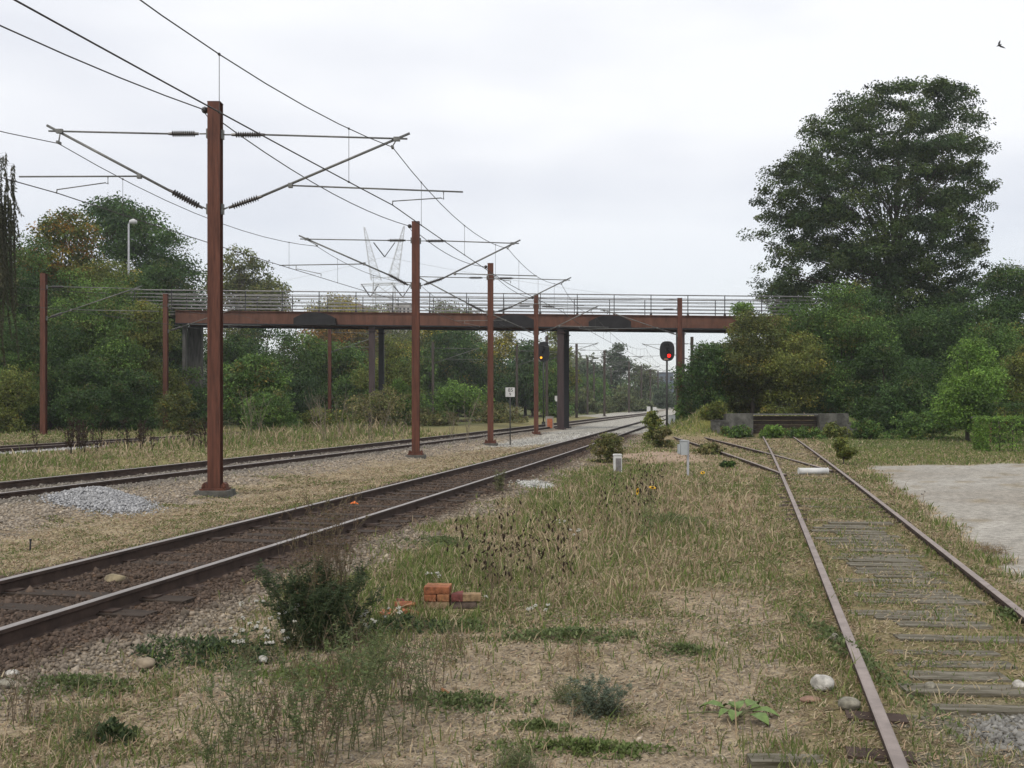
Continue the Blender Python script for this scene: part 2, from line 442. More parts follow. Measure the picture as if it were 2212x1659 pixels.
# ------------------------------------------------------------------ ground: one sheet to the horizon
def make_ground():
    ys = [-8.0]
    while ys[-1] < 3200:
        ys.append(ys[-1] + max(0.085, 0.0145 * (ys[-1] + 6)) * (1 if ys[-1] < 130 else 4))
    ys = np.array(ys); NC = 300
    u = np.linspace(-1, 1, NC); u = np.sign(u) * (0.75 * np.abs(u) + 0.25 * np.abs(u) ** 3)
    W = 9 + 0.95 * (ys + 8)
    Xg = u[None, :] * W[:, None]; Yg = np.repeat(ys[:, None], NC, 1)
    Z = terrain(Xg, Yg)
    col, stone, *_ , pave = ground_cover(Xg, Yg)
    R = len(ys)
    V = np.stack([Xg, Yg, Z], -1).reshape(-1, 3)
    i = (np.arange(R - 1)[:, None] * NC + np.arange(NC - 1)[None, :]).ravel()
    Fc = np.stack([i, i + 1, i + NC + 1, i + NC], 1)
    m = bpy.data.materials.new('ground_earth'); m.use_nodes = True
    t = m.node_tree; b = t.nodes['Principled BSDF']; b.inputs['Roughness'].default_value = 0.95
    b.inputs['Specular IOR Level'].default_value = 0.15
    lk = t.links.new
    a1 = t.nodes.new('ShaderNodeAttribute'); a1.attribute_name = 'albedo'
    a2 = t.nodes.new('ShaderNodeAttribute'); a2.attribute_name = 'stony'
    tcn = t.nodes.new('ShaderNodeTexCoord')
    vo = t.nodes.new('ShaderNodeTexVoronoi'); vo.inputs['Scale'].default_value = 17; vo.inputs['Randomness'].default_value = 1
    nn = t.nodes.new('ShaderNodeTexNoise'); nn.inputs['Scale'].default_value = 9; nn.inputs['Detail'].default_value = 8; nn.inputs['Roughness'].default_value = 0.7
    lk(tcn.outputs['Object'], vo.inputs['Vector']); lk(tcn.outputs['Object'], nn.inputs['Vector'])
    sepc = t.nodes.new('ShaderNodeSeparateColor'); lk(vo.outputs['Color'], sepc.inputs['Color'])
    m1 = t.nodes.new('ShaderNodeMapRange'); m1.inputs['To Min'].default_value = 0.55; m1.inputs['To Max'].default_value = 1.5
    lk(sepc.outputs['Red'], m1.inputs['Value'])
    m2 = t.nodes.new('ShaderNodeMapRange'); m2.inputs['From Min'].default_value = 0.3; m2.inputs['From Max'].default_value = 0.7; m2.inputs['To Min'].default_value = 0.6; m2.inputs['To Max'].default_value = 1.35
    lk(nn.outputs['Fac'], m2.inputs['Value'])
    mixf = t.nodes.new('ShaderNodeMix'); mixf.data_type = 'FLOAT'
    lk(a2.outputs['Fac'], mixf.inputs['Factor']); mixf.inputs['A'].default_value = 1.0; lk(m1.outputs['Result'], mixf.inputs['B'])
    mu = t.nodes.new('ShaderNodeMath'); mu.operation = 'MULTIPLY'
    lk(mixf.outputs['Result'], mu.inputs[0]); lk(m2.outputs['Result'], mu.inputs[1])
    nf = t.nodes.new('ShaderNodeTexNoise'); nf.inputs['Scale'].default_value = 55; nf.inputs['Detail'].default_value = 5; nf.inputs['Roughness'].default_value = 0.75
    lk(tcn.outputs['Object'], nf.inputs['Vector'])
    m3 = t.nodes.new('ShaderNodeMapRange'); m3.inputs['From Min'].default_value = 0.32; m3.inputs['From Max'].default_value = 0.68; m3.inputs['To Min'].default_value = 0.55; m3.inputs['To Max'].default_value = 1.4
    lk(nf.outputs['Fac'], m3.inputs['Value'])
    mu0 = mu; mu = t.nodes.new('ShaderNodeMath'); mu.operation = 'MULTIPLY'; lk(mu0.outputs['Value'], mu.inputs[0]); lk(m3.outputs['Result'], mu.inputs[1])
    sc = t.nodes.new('ShaderNodeVectorMath'); sc.operation = 'SCALE'
    lk(a1.outputs['Color'], sc.inputs[0]); lk(mu.outputs['Value'], sc.inputs['Scale'])
    lk(sc.outputs['Vector'], b.inputs['Base Color'])
    h1 = t.nodes.new('ShaderNodeMath'); h1.operation = 'MULTIPLY'; lk(vo.outputs['Distance'], h1.inputs[0]); lk(a2.outputs['Fac'], h1.inputs[1])
    h2 = t.nodes.new('ShaderNodeMath'); h2.operation = 'MULTIPLY_ADD'; lk(nn.outputs['Fac'], h2.inputs[0]); h2.inputs[1].default_value = 0.5
    h3 = t.nodes.new('ShaderNodeMath'); h3.operation = 'MULTIPLY'; lk(h1.outputs['Value'], h3.inputs[0]); h3.inputs[1].default_value = -1.2
    lk(h3.outputs['Value'], h2.inputs[2])
    bp = t.nodes.new('ShaderNodeBump'); bp.inputs['Strength'].default_value = 0.9; bp.inputs['Distance'].default_value = 0.04
    lk(h2.outputs['Value'], bp.inputs['Height']); lk(bp.outputs['Normal'], b.inputs['Normal'])
    o = np_mesh('ground', V, Fc, m, smooth=True)
    me = o.data
    at = me.attributes.new('albedo', 'FLOAT_COLOR', 'POINT'); c4 = np.ones((len(V), 4), np.float32); c4[:, :3] = col.reshape(-1, 3)
    at.data.foreach_set('color', c4.ravel())
    at = me.attributes.new('stony', 'FLOAT', 'POINT'); at.data.foreach_set('value', stone.ravel().astype(np.float32))
    tag(o, 'uneven ground of dry grass, dirt and ballast around the tracks', 'ground', kind='structure')
make_ground()

# ------------------------------------------------------------------ tracks
RAIL_PROF = [(-0.07, 0), (0.07, 0), (0.07, 0.012), (0.012, 0.03), (0.010, 0.115), (0.036, 0.128), (0.036, 0.160), (0.028, 0.166), (-0.028, 0.166), (-0.036, 0.160), (-0.036, 0.128), (-0.010, 0.115), (-0.012, 0.03), (-0.07, 0.012)]
def rail(cf, side, y0, y1, ztop, parent, top_mat, step=0.8, ztf=None):
    ys = np.arange(y0, y1 + step * 0.5, step)
    mb = MB(); n = len(RAIL_PROF); vs = []
    for y in ys:
        x = float(cf(y)); dx = float(cf(y + 0.1) - cf(y - 0.1)) / 0.2
        q = 1 / math.hypot(1, dx); nx, ny = q, -dx * q
        zt = ztop if ztf is None else ztf(y)
        for (a, b) in RAIL_PROF:
            d = side * 0.7535 + a
            vs.append((x + nx * d, y + ny * d, zt - 0.166 + b))
    fs_s, fs_t = [], []
    for i in range(len(ys) - 1):
        for k in range(n):
            k2 = (k + 1) % n
            (fs_t if k in (6, 7, 8) else fs_s).append((i * n + k, i * n + k2, (i + 1) * n + k2, (i + 1) * n + k))
    mb.add(vs, fs_s + [tuple(range(n - 1, -1, -1)), tuple(range((len(ys) - 1) * n, len(ys) * n))], 0)
    for f in fs_t:
        mb.f.append(f); mb.m.append(1); mb.sm.append(False)
    return mb.build('rail', [M_RAILS, top_mat], parent)
def sleepers(cf, y0, y1, step, ztop, parent, m, rnd, halfw=1.25, jitter=0.02):
    y = y0
    base = None
    while y < y1:
        x = float(cf(y)); a = math.atan(float(cf(y + 0.5) - cf(y - 0.5)))
        if base is None:
            mb = MB(); mb.box((0, 0, -0.06), (2 * halfw, 0.24, 0.12)); mb.box((-0.7535, 0, 0.008), (0.34, 0.15, 0.016), 1); mb.box((0.7535, 0, 0.008), (0.34, 0.15, 0.016), 1)
            s = base = mb.build('sleeper', [m, M_RAILS], parent)
        else:
            s = base.copy(); COL.objects.link(s)
        s.location = (x + rnd.uniform(-0.06, 0.06), y, ztop + rnd.uniform(-jitter, jitter)); s.rotation_euler = (0, 0, -a + rnd.uniform(-0.015, 0.015))
        y += step * rnd.uniform(0.96, 1.04)

R = random.Random(5)
ZM = 0.17
trk = empty('railway_track', (0, 0, 0), 0, 'main running line with shiny rails crossing the foreground left to centre', 'track')
rail(Cm, -1, -6, 230, ZM, trk, M_RAILT); rail(Cm, 1, -6, 230, ZM, trk, M_RAILT)
sleepers(Cm, 4.0, 60, 0.62, 0.027, trk, M_WOODD, R)
trk = empty('railway_track', (0, 0, 0), 0, 'second running line passing behind the rust-red masts', 'track')
rail(Cl, -1, -6, 230, 0.205, trk, M_RAILT); rail(Cl, 1, -6, 230, 0.155, trk, M_RAILT)
trk = empty('railway_track', (0, 0, 0), 0, 'farthest line on pale ballast below the trees at left', 'track')
rail(C3, -1, 0, 140, 0.22, trk, M_RAILR); rail(C3, 1, 0, 140, 0.22, trk, M_RAILR)
ZS = 0.12
trk = empty('siding_track', (0, 0, 0), 0, 'disused siding in moss and grass running to the concrete buffer wall', 'track')
rail(Cs, -1, -6, 52, ZS, trk, M_RAILR, 0.6); rail(Cs, 1, -6, 52, ZS, trk, M_RAILR, 0.6)
sleepers(Cs, 3.2, 5.8, 0.62, 0.028, trk, M_WOODM, R, 0.92, 0.008); sleepers(Cs, 15.6, 40, 0.7, 0.03, trk, M_WOODM, R, 0.95, 0.01)
trk = empty('turnout_track', (0, 0, 0), 0, 'rusty turnout branch leaving the siding towards the main line', 'track')
rail(Cb, -1, 24.6, 90, ZS - 0.02, trk, M_RAILR); rail(Cb, 1, 26.2, 90, ZS - 0.02, trk, M_RAILR)
# timber boards laid between the siding rails
cr = empty('timber_crossing', (0, 0, 0), 0, 'old weathered boards laid between the siding rails', 'crossing')
y = 6.0; base = None
while y < 15.2:
    x = float(Cs(y)); a = math.atan(0.24)
    if base is None:
        mb = MB(); mb.box((0, 0, 0), (1.0, 0.19, 0.05)); b = base = mb.build('plank', M_WOODM, cr)
    else:
        b = base.copy(); COL.objects.link(b)
    b.location = (x + R.uniform(-0.16, 0.16), y, 0.025 + R.uniform(-0.014, 0.011)); b.scale = (R.uniform(0.6, 1.12), R.uniform(0.6, 1.15), 1); b.rotation_euler = (R.uniform(-0.02, 0.02), R.uniform(-0.01, 0.01), -a * 0.3 + R.uniform(-0.02, 0.02))
    y += R.uniform(0.22, 0.34) if y > 8 else R.uniform(0.3, 0.5)

# ------------------------------------------------------------------ catenary masts
MH = 8.35
def make_post(parent, foundation=True):
    mb = MB()
    w, d, t = 0.27, 0.24, 0.018
    mb.box((0, -d / 2 + t / 2, MH / 2), (w, t, MH)); mb.box((0, d / 2 - t / 2, MH / 2), (w, t, MH)); mb.box((0, 0, MH / 2), (0.014, d - 2 * t, MH))
    mb.box((0, 0, MH + 0.006), (w + 0.01, d + 0.01, 0.012))
    mb.build('post', M_RUST, parent)
    mb = MB()
    mb.box((0, 0, 0.02), (0.56, 0.42, 0.04))
    for s in (-1, 1):
        mb.prism([(s * 0.137, 0.04), (s * 0.26, 0.04), (s * 0.25, 0.13), (s * 0.205, 0.17), (s * 0.137, 0.10)], -0.10, 0.10)
        for yy in (-0.16, 0.16):
            mb.tube([(s * 0.23, yy, 0.04), (s * 0.23, yy, 0.11)], 0.016, 6)
    mb.build('base_plate', M_RUST, parent)
    if foundation:
        mb = MB(); mb.prism([(-0.42, -0.5), (0.42, -0.5), (0.34, -0.002), (-0.34, -0.002)], -0.33, 0.33)
        mb.build('foundation', M_CONC, parent)
def shed_insulator(p0, p1, parent, n=11, r=0.07):
    p0, p1 = Vector(p0), Vector(p1); pts, rs = [], []
    d = p1 - p0
    pts += [p0 - d * 0.16, p0 - d * 0.01]; rs += [0.03, 0.034]
    for k in range(n):
        t = (k + 0.5) / n; h = 0.5 / n
        pts += [p0 + d * (t - h), p0 + d * (t - h * 0.2), p0 + d * (t + h * 0.25)]; rs += [0.034, r, 0.036]
    pts += [p1, p1 + d * 0.01, p1 + d * 0.14]; rs += [0.034, 0.034, 0.028]
    mb = MB(); mb.tube(pts, rs, 10, smooth=False)
    return mb.build('insulator', M_INS, parent)
def make_cantilever(parent, s, g):
    """s = +1 arm to the right, -1 to the left; g = measures"""
    def P(x, z, y=0.0): return (s * x, y, z)
    mb = MB()
    tip = g['tip']
    mb.tube([P(g['ti1'], g['tz0']), P(tip - 0.05, g['tz1'])], 0.020, 8)                      # top tube
    mb.tube([P(g['bi1'], g['bz1'], 0.03), P(tip, g['tz1'] + 0.13, 0.03)], 0.028, 8)             # bracket tube
    # clamps at the mast
    mb.box(P(0.16, g['tz0']), (0.05, 0.10, 0.20)); mb.tube([P(0.18, g['tz0']), P(g['ti0'], g['tz0'])], 0.016, 6)
    mb.box(P(0.16, g['bz0']), (0.05, 0.10, 0.22)); mb.tube([P(0.18, g['bz0']), P(g['bi0'], g['bz0i'])], 0.018, 6)
    # messenger clamp
    cx = g['mx']; zc = g['mz']
    mb.box(P(tip - 0.28, g['tz1'] - 0.0, 0.015), (0.14, 0.07, 0.09)); mb.tube([P(tip - 0.30, g['tz1'] - 0.04), P(cx, zc + 0.02)], 0.014, 6); mb.box(P(cx, zc), (0.05, 0.16, 0.05))
    arm = mb.build('cantilever', M_GALV, parent)
    shed_insulator(P(g['ti0'] + 0.1, g['tz0']), P(g['ti1'] - 0.06, g['tz0']), arm)
    shed_insulator(P(g['bi0'] + 0.1, g['bz0i'] + 0.03, 0.03), P(g['bi1'] - 0.05, g['bz1'] - 0.02, 0.03), arm, 11, 0.078)
    mb = MB(); mb.tube([P(g['rx0'], g['rz0'], 0.03), P(g['rx1'], g['rz1'], 0.03)], 0.018, 8); mb.box(P(g['rx0'], g['rz0'], 0.03), (0.09, 0.08, 0.10))
    mb.build('registration_tube', M_GALV, arm)
    mb = MB(); sx_, sz_ = g['sx'], g['sz']
    mb.tube([P(sx_, sz_, 0.03), P(sx_, sz_ - 0.16, 0.03), P(sx_ - s * 0 - g['sdir'] * 0.06, sz_ - 0.13, 0.03)], 0.014, 6)
    mb.tube([P(sx_ - g['sdir'] * 0.05, sz_ - 0.13, 0.03), P(g['cx'] , g['cz'] + 0.09, 0.03)], 0.012, 6); mb.tube([P(g['cx'], g['cz'] + 0.10, 0.03), P(g['cx'], g['cz'], 0.0)], 0.012, 6)
    mb.build('steady_arm', M_GALV, arm)
    return arm
G_R = dict(tip=4.2, ti0=0.34, ti1=1.05, tz0=7.67, tz1=7.58, bz0=6.06, bi0=0.27, bz0i=6.10, bi1=0.98, bz1=6.34, mx=3.83, mz=7.40,
           rx0=1.62, rz0=6.58, rx1=5.35, rz1=6.44, sx=4.93, sz=6.44, sdir=1, cx=3.83, cz=6.15)
G_L = dict(tip=3.65, ti0=0.34, ti1=1.0, tz0=7.69, tz1=7.75, bz0=6.06, bi0=0.27, bz0i=6.11, bi1=0.98, bz1=6.46, mx=3.38, mz=7.50,
           rx0=1.65, rz0=6.78, rx1=4.25, rz1=6.77, sx=2.33, sz=6.77, sdir=-1, cx=3.43, cz=6.40)
G_R2 = dict(G_R, tip=3.75, mx=3.3, mz=7.40, rx0=1.4, rz0=6.5, rx1=4.35, rz1=6.42, sx=2.6, sz=6.46, sdir=-1, cx=3.4)
G_L2 = dict(G_L, tip=4.2, tz1=7.74, mx=3.55, rx0=1.85, rz0=6.85, rx1=4.9, rz1=6.8, sx=4.3, sz=6.8, sdir=1, cx=3.4)
def feeder_pin(parent):
    mb = MB()
    mb.tube([(-0.135, 0, 8.2), (-0.27, 0, 8.2)], 0.014, 6)
    mb.tube([(-0.22, -0.09, 8.2), (-0.22, -0.03, 8.2), (-0.22, 0.03, 8.2), (-0.22, 0.09, 8.2)], [0.03, 0.075, 0.075, 0.03], 8, smooth=False)
    mb.tube([(-0.26, 0, 8.18), (-0.135, 0, 8.02)], 0.010, 6)
    mb.build('feeder_insulator', M_INS, parent)
def double_mast(label, loc, gl, gr, zf):
    e = empty('catenary_mast', loc, 0, label, 'catenary mast', 'double-armed masts between the two running lines')
    make_post(e); make_cantilever(e, 1, gr); make_cantilever(e, -1, gl); feeder_pin(e)
    return e
MC = [(-6.41, 21.5), (-3.45, 35.7), (-1.0, 46.3), (1.45, 59.8)]
double_mast('tall rust-red mast nearest the viewer, beside the grey gravel heap', (-6.41, 21.5, 0.0), G_L, G_R, 0)
double_mast('second rust-red mast along the line, its top in front of the lattice pylon', (-3.45, 35.7, 0.0), G_L2, G_R2, 0)
double_mast('third rust-red mast along the line, beside the white kilometre sign', (-1.0, 46.3, -0.02), G_L, G_R2, 0)
double_mast('fourth rust-red mast along the line, just before the bridge column', (1.45, 59.8, -0.04), G_L2, G_R2, 0)

# single-armed masts
M_HAZEM = mat('hazed_mast_paint', (0.058, 0.045, 0.038), 0.8, 0.35, 2.4, 0.1, stretch=(4, 4, 0.4))  # mast paint greyed so the far masts carry haze in their colour
def single_mast(label, loc, rz, group):
    e = empty('catenary_mast', loc, rz, label, 'catenary mast', group)
    make_post(e); make_cantilever(e, 1, dict(G_R2, tip=5.0, mx=4.5, rx1=5.9, sx=3.9, cx=4.6))
    return e
GL1 = 'single-armed masts along the far left line'
proto = single_mast('rust-red mast standing before the dark trees at the far left', (-24.0, 51, 0.12), 0, GL1)
for (x, y, zb, lab, grp, rz) in [
    (-21.4, 61.5, 0.2, 'rust-red mast in front of the left end of the footbridge', GL1, 0),
    (-15.2, 83, 0.0, 'mast seen under the footbridge between its left pier and the paired columns', GL1, 0),
    (-8.5, 107, 0.0, 'slim distant mast just right of the second foreground mast, under the bridge', GL1, 0),
    (0.55, 113, 0.0, 'distant mast right of the kilometre sign, under the bridge', GL1, 0),
    (3.35, 96, -0.1, 'brown mast just left of the big bridge column', GL1, 0),
    (7.2, 111, 0.0, 'brown distant mast just right of the big bridge column', 'distant masts beyond the bridge', 0),
    (11.0, 145, 0.0, 'thin grey distant mast second right of the big bridge column', 'distant masts beyond the bridge', 0),
    (11.7, 126, 0.0, 'distant mast with a pale band, left of the tall dark conifer', 'distant masts beyond the bridge', 0),
    (19.0, 191, 0.0, 'short far mast directly before the dark conifer', 'distant masts beyond the bridge', 0),
    (18.8, 160, 0.0, 'far mast at the right edge of the dark conifer', 'distant masts beyond the bridge', 0),
    (23.4, 180, 0.0, 'thin far mast midway between conifer and red signal', 'distant masts beyond the bridge', 0),
    (27.1, 195, 0.0, 'thin far mast left of the slate-grey tower block', 'distant masts beyond the bridge', 0),
    (30.2, 206, 0.0, 'farthest mast touching the slate-grey tower block', 'distant masts beyond the bridge', 0),
    (PX(1283, 170), 170, 0.0, 'thin far mast between the second and third masts beyond the column', 'distant masts beyond the bridge', 0),
    (PX(1296, 205), 205, 0.0, 'faint far mast just left of the one with the pale band', 'distant masts beyond the bridge', 0),
    (PX(1341, 215), 215, 0.0, 'faint far mast in front of the tall conifer, right of the short one', 'distant masts beyond the bridge', 0),
    (PX(1372, 235), 235, 0.0, 'faint far mast just right of the tall conifer', 'distant masts beyond the bridge', 0),
    (PX(1396, 245), 245, 0.0, 'very faint far mast near the end of the visible line', 'distant masts beyond the bridge', 0),
    (PX(1413, 240), 240, 0.0, 'very faint far mast left of the tower block, farther than its neighbours', 'distant masts beyond the bridge', 0),
    (10.45, 62, 0.0, 'dark rust mast rising past the bridge railing behind the red signal', 'masts on the right of the running lines', PI),
    (17.9, 99, 0.0, 'grey-green mast behind the bushes right of the red signal', 'masts on the right of the running lines', PI),
]:
    m_ = copy_tree(proto)
    place(m_, (x, y, zb), rz, 1.0, lab, grp)
    if y > 90:
        for ch in m_.children:
            if ch.name.startswith(('post', 'base_plate')):
                ch.material_slots[0].link = 'OBJECT'; ch.material_slots[0].material = M_HAZEM

# ------------------------------------------------------------------ overhead lines
def sagpts(a, b, sag, n=10):
    a, b = Vector(a), Vector(b)
    return [a.lerp(b, i / n) - Vector((0, 0, 4 * sag * (i / n) * (1 - i / n))) for i in range(n + 1)]
def overhead_line(nodes, label, r=0.010, rc=0.012):
    """nodes: (y, x, messenger height, contact height)"""
    e = empty('overhead_line', (0, 0, 0), 0, label, 'overhead line', 'overhead lines above the tracks')
    mm, mc = MB(), MB(); drops = []
    for i in range(len(nodes) - 1):
        (y0, x0, m0, c0), (y1, x1, m1, c1) = nodes[i], nodes[i + 1]
        span = math.hypot(y1 - y0, x1 - x0); sag = min(0.75, 0.022 * span + 0.12)
        pm = sagpts((x0, y0, m0), (x1, y1, m1), sag); pc = sagpts((x0, y0, c0), (x1, y1, c1), 0.03)
        mm.tube(pm, r, 5, cap=False); mc.tube(pc, rc, 5, cap=False)
        nd = max(2, int(round(span / 4.2)))
        for k in range(nd):
            t = (k + 0.5) / nd
            ia = t * 10; j = int(ia); f = ia - j
            drops.append((pm[j].lerp(pm[min(j + 1, 10)], f), pc[j].lerp(pc[min(j + 1, 10)], f)))
    mm.build('messenger_wire', M_WIRE, e); mc.build('contact_wire', M_WIRE, e)
    for a, b in drops[:90]:
        mb = MB(); mb.tube([a, b], 0.005, 4, cap=False); mb.box(a, (0.03, 0.05, 0.03)); mb.box(b, (0.03, 0.05, 0.03)); mb.build('dropper', M_WIRE, e)
overhead_line([(-10, -10.2, 7.4, 6.15), (7.5, -5.95, 7.4, 6.15), (21.5, -2.58, 7.40, 6.15), (35.7, -0.15, 7.40, 6.15), (46.3, 2.3, 7.38, 6.13), (59.8, 4.75, 7.3, 6.1), (99, 13.3, 7.2, 6.0), (140, 22, 7.2, 6.0), (180, 31, 7.2, 6.0)],
              'contact line above the main running line in the foreground')
overhead_line([(-10, -18.4, 7.5, 6.4), (7.5, -13.5, 7.5, 6.4), (21.5, -9.8, 7.48, 6.40), (35.7, -7.0, 7.48, 6.40), (46.3, -4.4, 7.46, 6.38), (59.8, -2.1, 7.3, 6.3), (96, 7.9, 7.3, 6.1), (126, 16, 7.3, 6.1), (160, 24, 7.3, 6.1), (200, 33, 7.3, 6.1)],
              'contact line above the second running line behind the masts')
overhead_line([(15, -28.5, 7.4, 6.15), (51, -19.5, 7.38, 6.15), (61.5, -16.9, 7.3, 6.1), (83, -10.7, 7.3, 6.1), (107, -3.9, 7.3, 6.1), (140, 5, 7.3, 6.1)],
              'contact line crossing before the dark trees at left')
f_ = MB()
fn = [(-13.6, -8, 8.2), (-10.4, 7.5, 8.2), (-6.63, 21.5, 8.2), (-3.67, 35.7, 8.2), (-1.22, 46.3, 8.18), (1.23, 59.8, 8.16)]
for a, b in zip(fn, fn[1:]): f_.tube(sagpts(a, b, 0.32 if b[1] > 10 else 0.4), 0.014, 5, cap=False)
f_.tube(sagpts(fn[-1], (10.45, 62, 8.3), 0.12), 0.012, 5, cap=False)
o = f_.build('feeder_wire', M_WIRE)
tag(o, 'single feeder wire sagging from mast top to mast top', 'wire')

# ------------------------------------------------------------------ footbridge
BY0, BY1 = 68.0, 71.2
def bz(x): return 7.21 - 0.0103 * (x + 23)
br = empty('footbridge', (0, BY0, 0), 0, 'long rust-brown steel footbridge with rail parapets spanning all the tracks', 'footbridge')
def slanted(mb, x0, x1, y0, y1, dz0, dz1, m=0):
    mb.prism([(x0, bz(x0) + dz0), (x1, bz(x1) + dz0), (x1, bz(x1) + dz1), (x0, bz(x0) + dz1)], y0 - BY0, y1 - BY0, m)
XL, XR = -23.0, 21.0
for (ya, yb) in ((BY0, BY0 + 0.06), (BY1 - 0.06, BY1)):
    mb = MB(); slanted(mb, XL, XR, ya, yb, 0.08, 0.90)
    slanted(mb, XL, XR, ya - 0.12, yb + 0.12, 0.0, 0.08, 1); slanted(mb, XL, XR, ya - 0.10, yb + 0.10, 0.90, 0.945)
    x = XL + 1.2
    while x < XR:
        mb.box((x, (ya if ya > 70 else yb) - BY0 + (0.06 if ya < 70 else -0.06), bz(x) + 0.49), (0.02, 0.11, 0.80)); x += 2.52
    mb.build('girder', [M_GIRD, M_BLACK], br)
mb = MB(); slanted(mb, XL - 4, XR, BY0 + 0.19, BY1 - 0.19, 0.62, 0.76)
mb.build('deck', M_CONC, br)
mb = MB()
x = XL + 0.8
while x < XR:
    mb.box((x, 1.6, bz(x) + 0.35), (0.16, 2.8, 0.3)); x += 2.52
mb.build('cross_beam', M_COLB, br)
for yy in (BY0 + 0.02, BY1 - 0.02):
    e = MB()
    for h, r in ((1.42, 0.026), (1.18, 0.016), (0.94, 0.016), (0.70, 0.016), (0.46, 0.016), (0.22, 0.016)):
        e.tube([(XL - 6, yy - BY0, bz(XL - 6) + 0.9 + h), (XR, yy - BY0, bz(XR) + 0.9 + h)], r * 1.6, 6)
    rl = e.build('railing', M_RAILG, br)
    x = XL - 5.3
    base = None
    while x < XR:
        if base is None:
            mb = MB(); mb.box((0, 0, 0.71), (0.05, 0.07, 1.42)); mb.box((0, 0, 0.06), (0.14, 0.16, 0.10)); p = base = mb.build('railing_post', M_DARKST, rl)
        else:
            p = base.copy(); COL.objects.link(p)
        p.location = (x, yy - BY0, bz(x) + 0.93); x += 2.52
def column(x, yy, wd, m):
    zb = tz(x, yy) - 0.3; zt = bz(x)
    mb = MB(); h = zt - zb
    mb.box((x, yy - BY0, zb + h / 2), (wd, wd * 0.95, h), 0); mb.box((x, yy - BY0, zb + 0.36), (wd + 0.3, wd + 0.3, 0.08), 0); mb.box((x, yy - BY0, zt - 0.31), (wd + 0.16, wd + 0.2, 0.05), 0)
    mb.build('column', m, br)
column(-9.6, 68.25, 0.38, M_COLB); column(-9.3, 70.9, 0.38, M_BLACK)
column(3.33, 68.3, 0.44, M_COLB); column(3.85, 70.9, 0.42, M_BLACK)  # rear column in black stands in for the unlit side
column(11.55, 68.3, 0.52, M_COLB)
column(20.0, 69.5, 0.5, M_COLB)
mb = MB()
for (xx, yy, ww) in ((-22.55, 68.6, 0.22), (-22.45, 70.6, 1.0)):
    zb = tz(xx, yy) - 0.4; mb.box((xx, yy - BY0, (zb + bz(xx)) / 2), (ww, 0.4, bz(xx) - zb))
mb.build('end_pier', M_PIER, br)
for px in (683, 1110, 1316):
    xc = PX(px, BY0); hw = 1.42
    pl = [(xc - hw, bz(xc) - 0.02)] + [(xc + hw * t, bz(xc) + 0.45 + 0.42 * (1 - t * t)) for t in np.linspace(-1, 1, 13)] + [(xc + hw, bz(xc) - 0.02)]
    mb = MB(); mb.prism(pl, -0.62, -0.125)
    mb.build('wire_guard', M_GUARD, br)

# ------------------------------------------------------------------ lattice pylon far behind
PY = 232.0
py_ = empty('power_pylon', (PX(830, PY), PY, 0), 0, 'grey lattice power pylon with two raised arms behind the bridge', 'pylon')
def lattice(mb, a0, a1, w0, w1, n, r=0.055, rb=0.032):
    a0, a1 = Vector(a0), Vector(a1)
    def ring(t):
        c = a0.lerp(a1, t); wv = w0 + (w1 - w0) * t
        return [c + Vector((sx_ * wv / 2, sy_ * wv / 2, 0)) for sx_, sy_ in ((-1, -1), (1, -1), (1, 1), (-1, 1))]
    rs = [ring(i / n) for i in range(n + 1)]
    for k in range(4): mb.tube([rs[0][k], rs[-1][k]], r, 4, smooth=False)
    for i in range(n):
        for k in range(4):
            k2 = (k + 1) % 4
            mb.tube([rs[i][k], rs[i + 1][k2]], rb, 3, cap=False, smooth=False)
            if i % 2 == 0: mb.tube([rs[i][k2], rs[i + 1][k]], rb, 3, cap=False, smooth=False)
            mb.tube([rs[i + 1][k], rs[i + 1][k2]], rb, 3, cap=False, smooth=False)
zx = lambda p: PX(p, PY) - PX(830, PY)
zz = lambda p: PZ(p, PY)
mb = MB(); lattice(mb, (zx(813), 0, zz(606)), (zx(787), 0, zz(491)), 2.3, 0.3, 11)
mb.build('arm', M_PYL, py_)
mb = MB(); lattice(mb, (zx(849), 0, zz(602)), (zx(873), 0, zz(488)), 2.3, 0.3, 11)
mb.build('arm', M_PYL, py_)
mb = MB(); lattice(mb, (0, 0, 0), (0, 0, zz(612)), 5.6, 4.6, 9, 0.09, 0.055)
mb.tube([(zx(779), 0, zz(614)), (zx(892), 0, zz(610))], 0.12, 4); mb.tube([(zx(779), -0.6, zz(614) - .5), (zx(892), -.6, zz(610) - .5)], 0.08, 4)
mb.tube([(zx(800), 0, zz(600)), (zx(862), 0, zz(598))], 0.08, 4)
mb.build('tower_body', M_PYL, py_)
mb = MB()
for a, b, c in (((807, 524), (831, 555), (853, 524)), ((781, 614), (800, 642), (818, 614)), ((846, 612), (870, 642), (890, 612))):
    mb.tube([(zx(a[0]), 0, zz(a[1])), (zx(b[0]), 0, zz(b[1]))], 0.14, 5); mb.tube([(zx(b[0]), 0, zz(b[1])), (zx(c[0]), 0, zz(c[1]))], 0.11, 5)
mb.build('insulator_string', M_DARKST, py_)
mb = MB()
mb.tube(sagpts((PX(831, PY), PY, zz(555)), (210, 330, 36), 9.0, 16), 0.035, 4, cap=False)
mb.tube(sagpts((PX(831, PY), PY, zz(555)), (-190, 300, 40), 9.0, 16), 0.035, 4, cap=False)
o = mb.build('power_line', M_PYL); tag(o, 'thin high-voltage conductor hanging through the lattice pylon', 'wire')

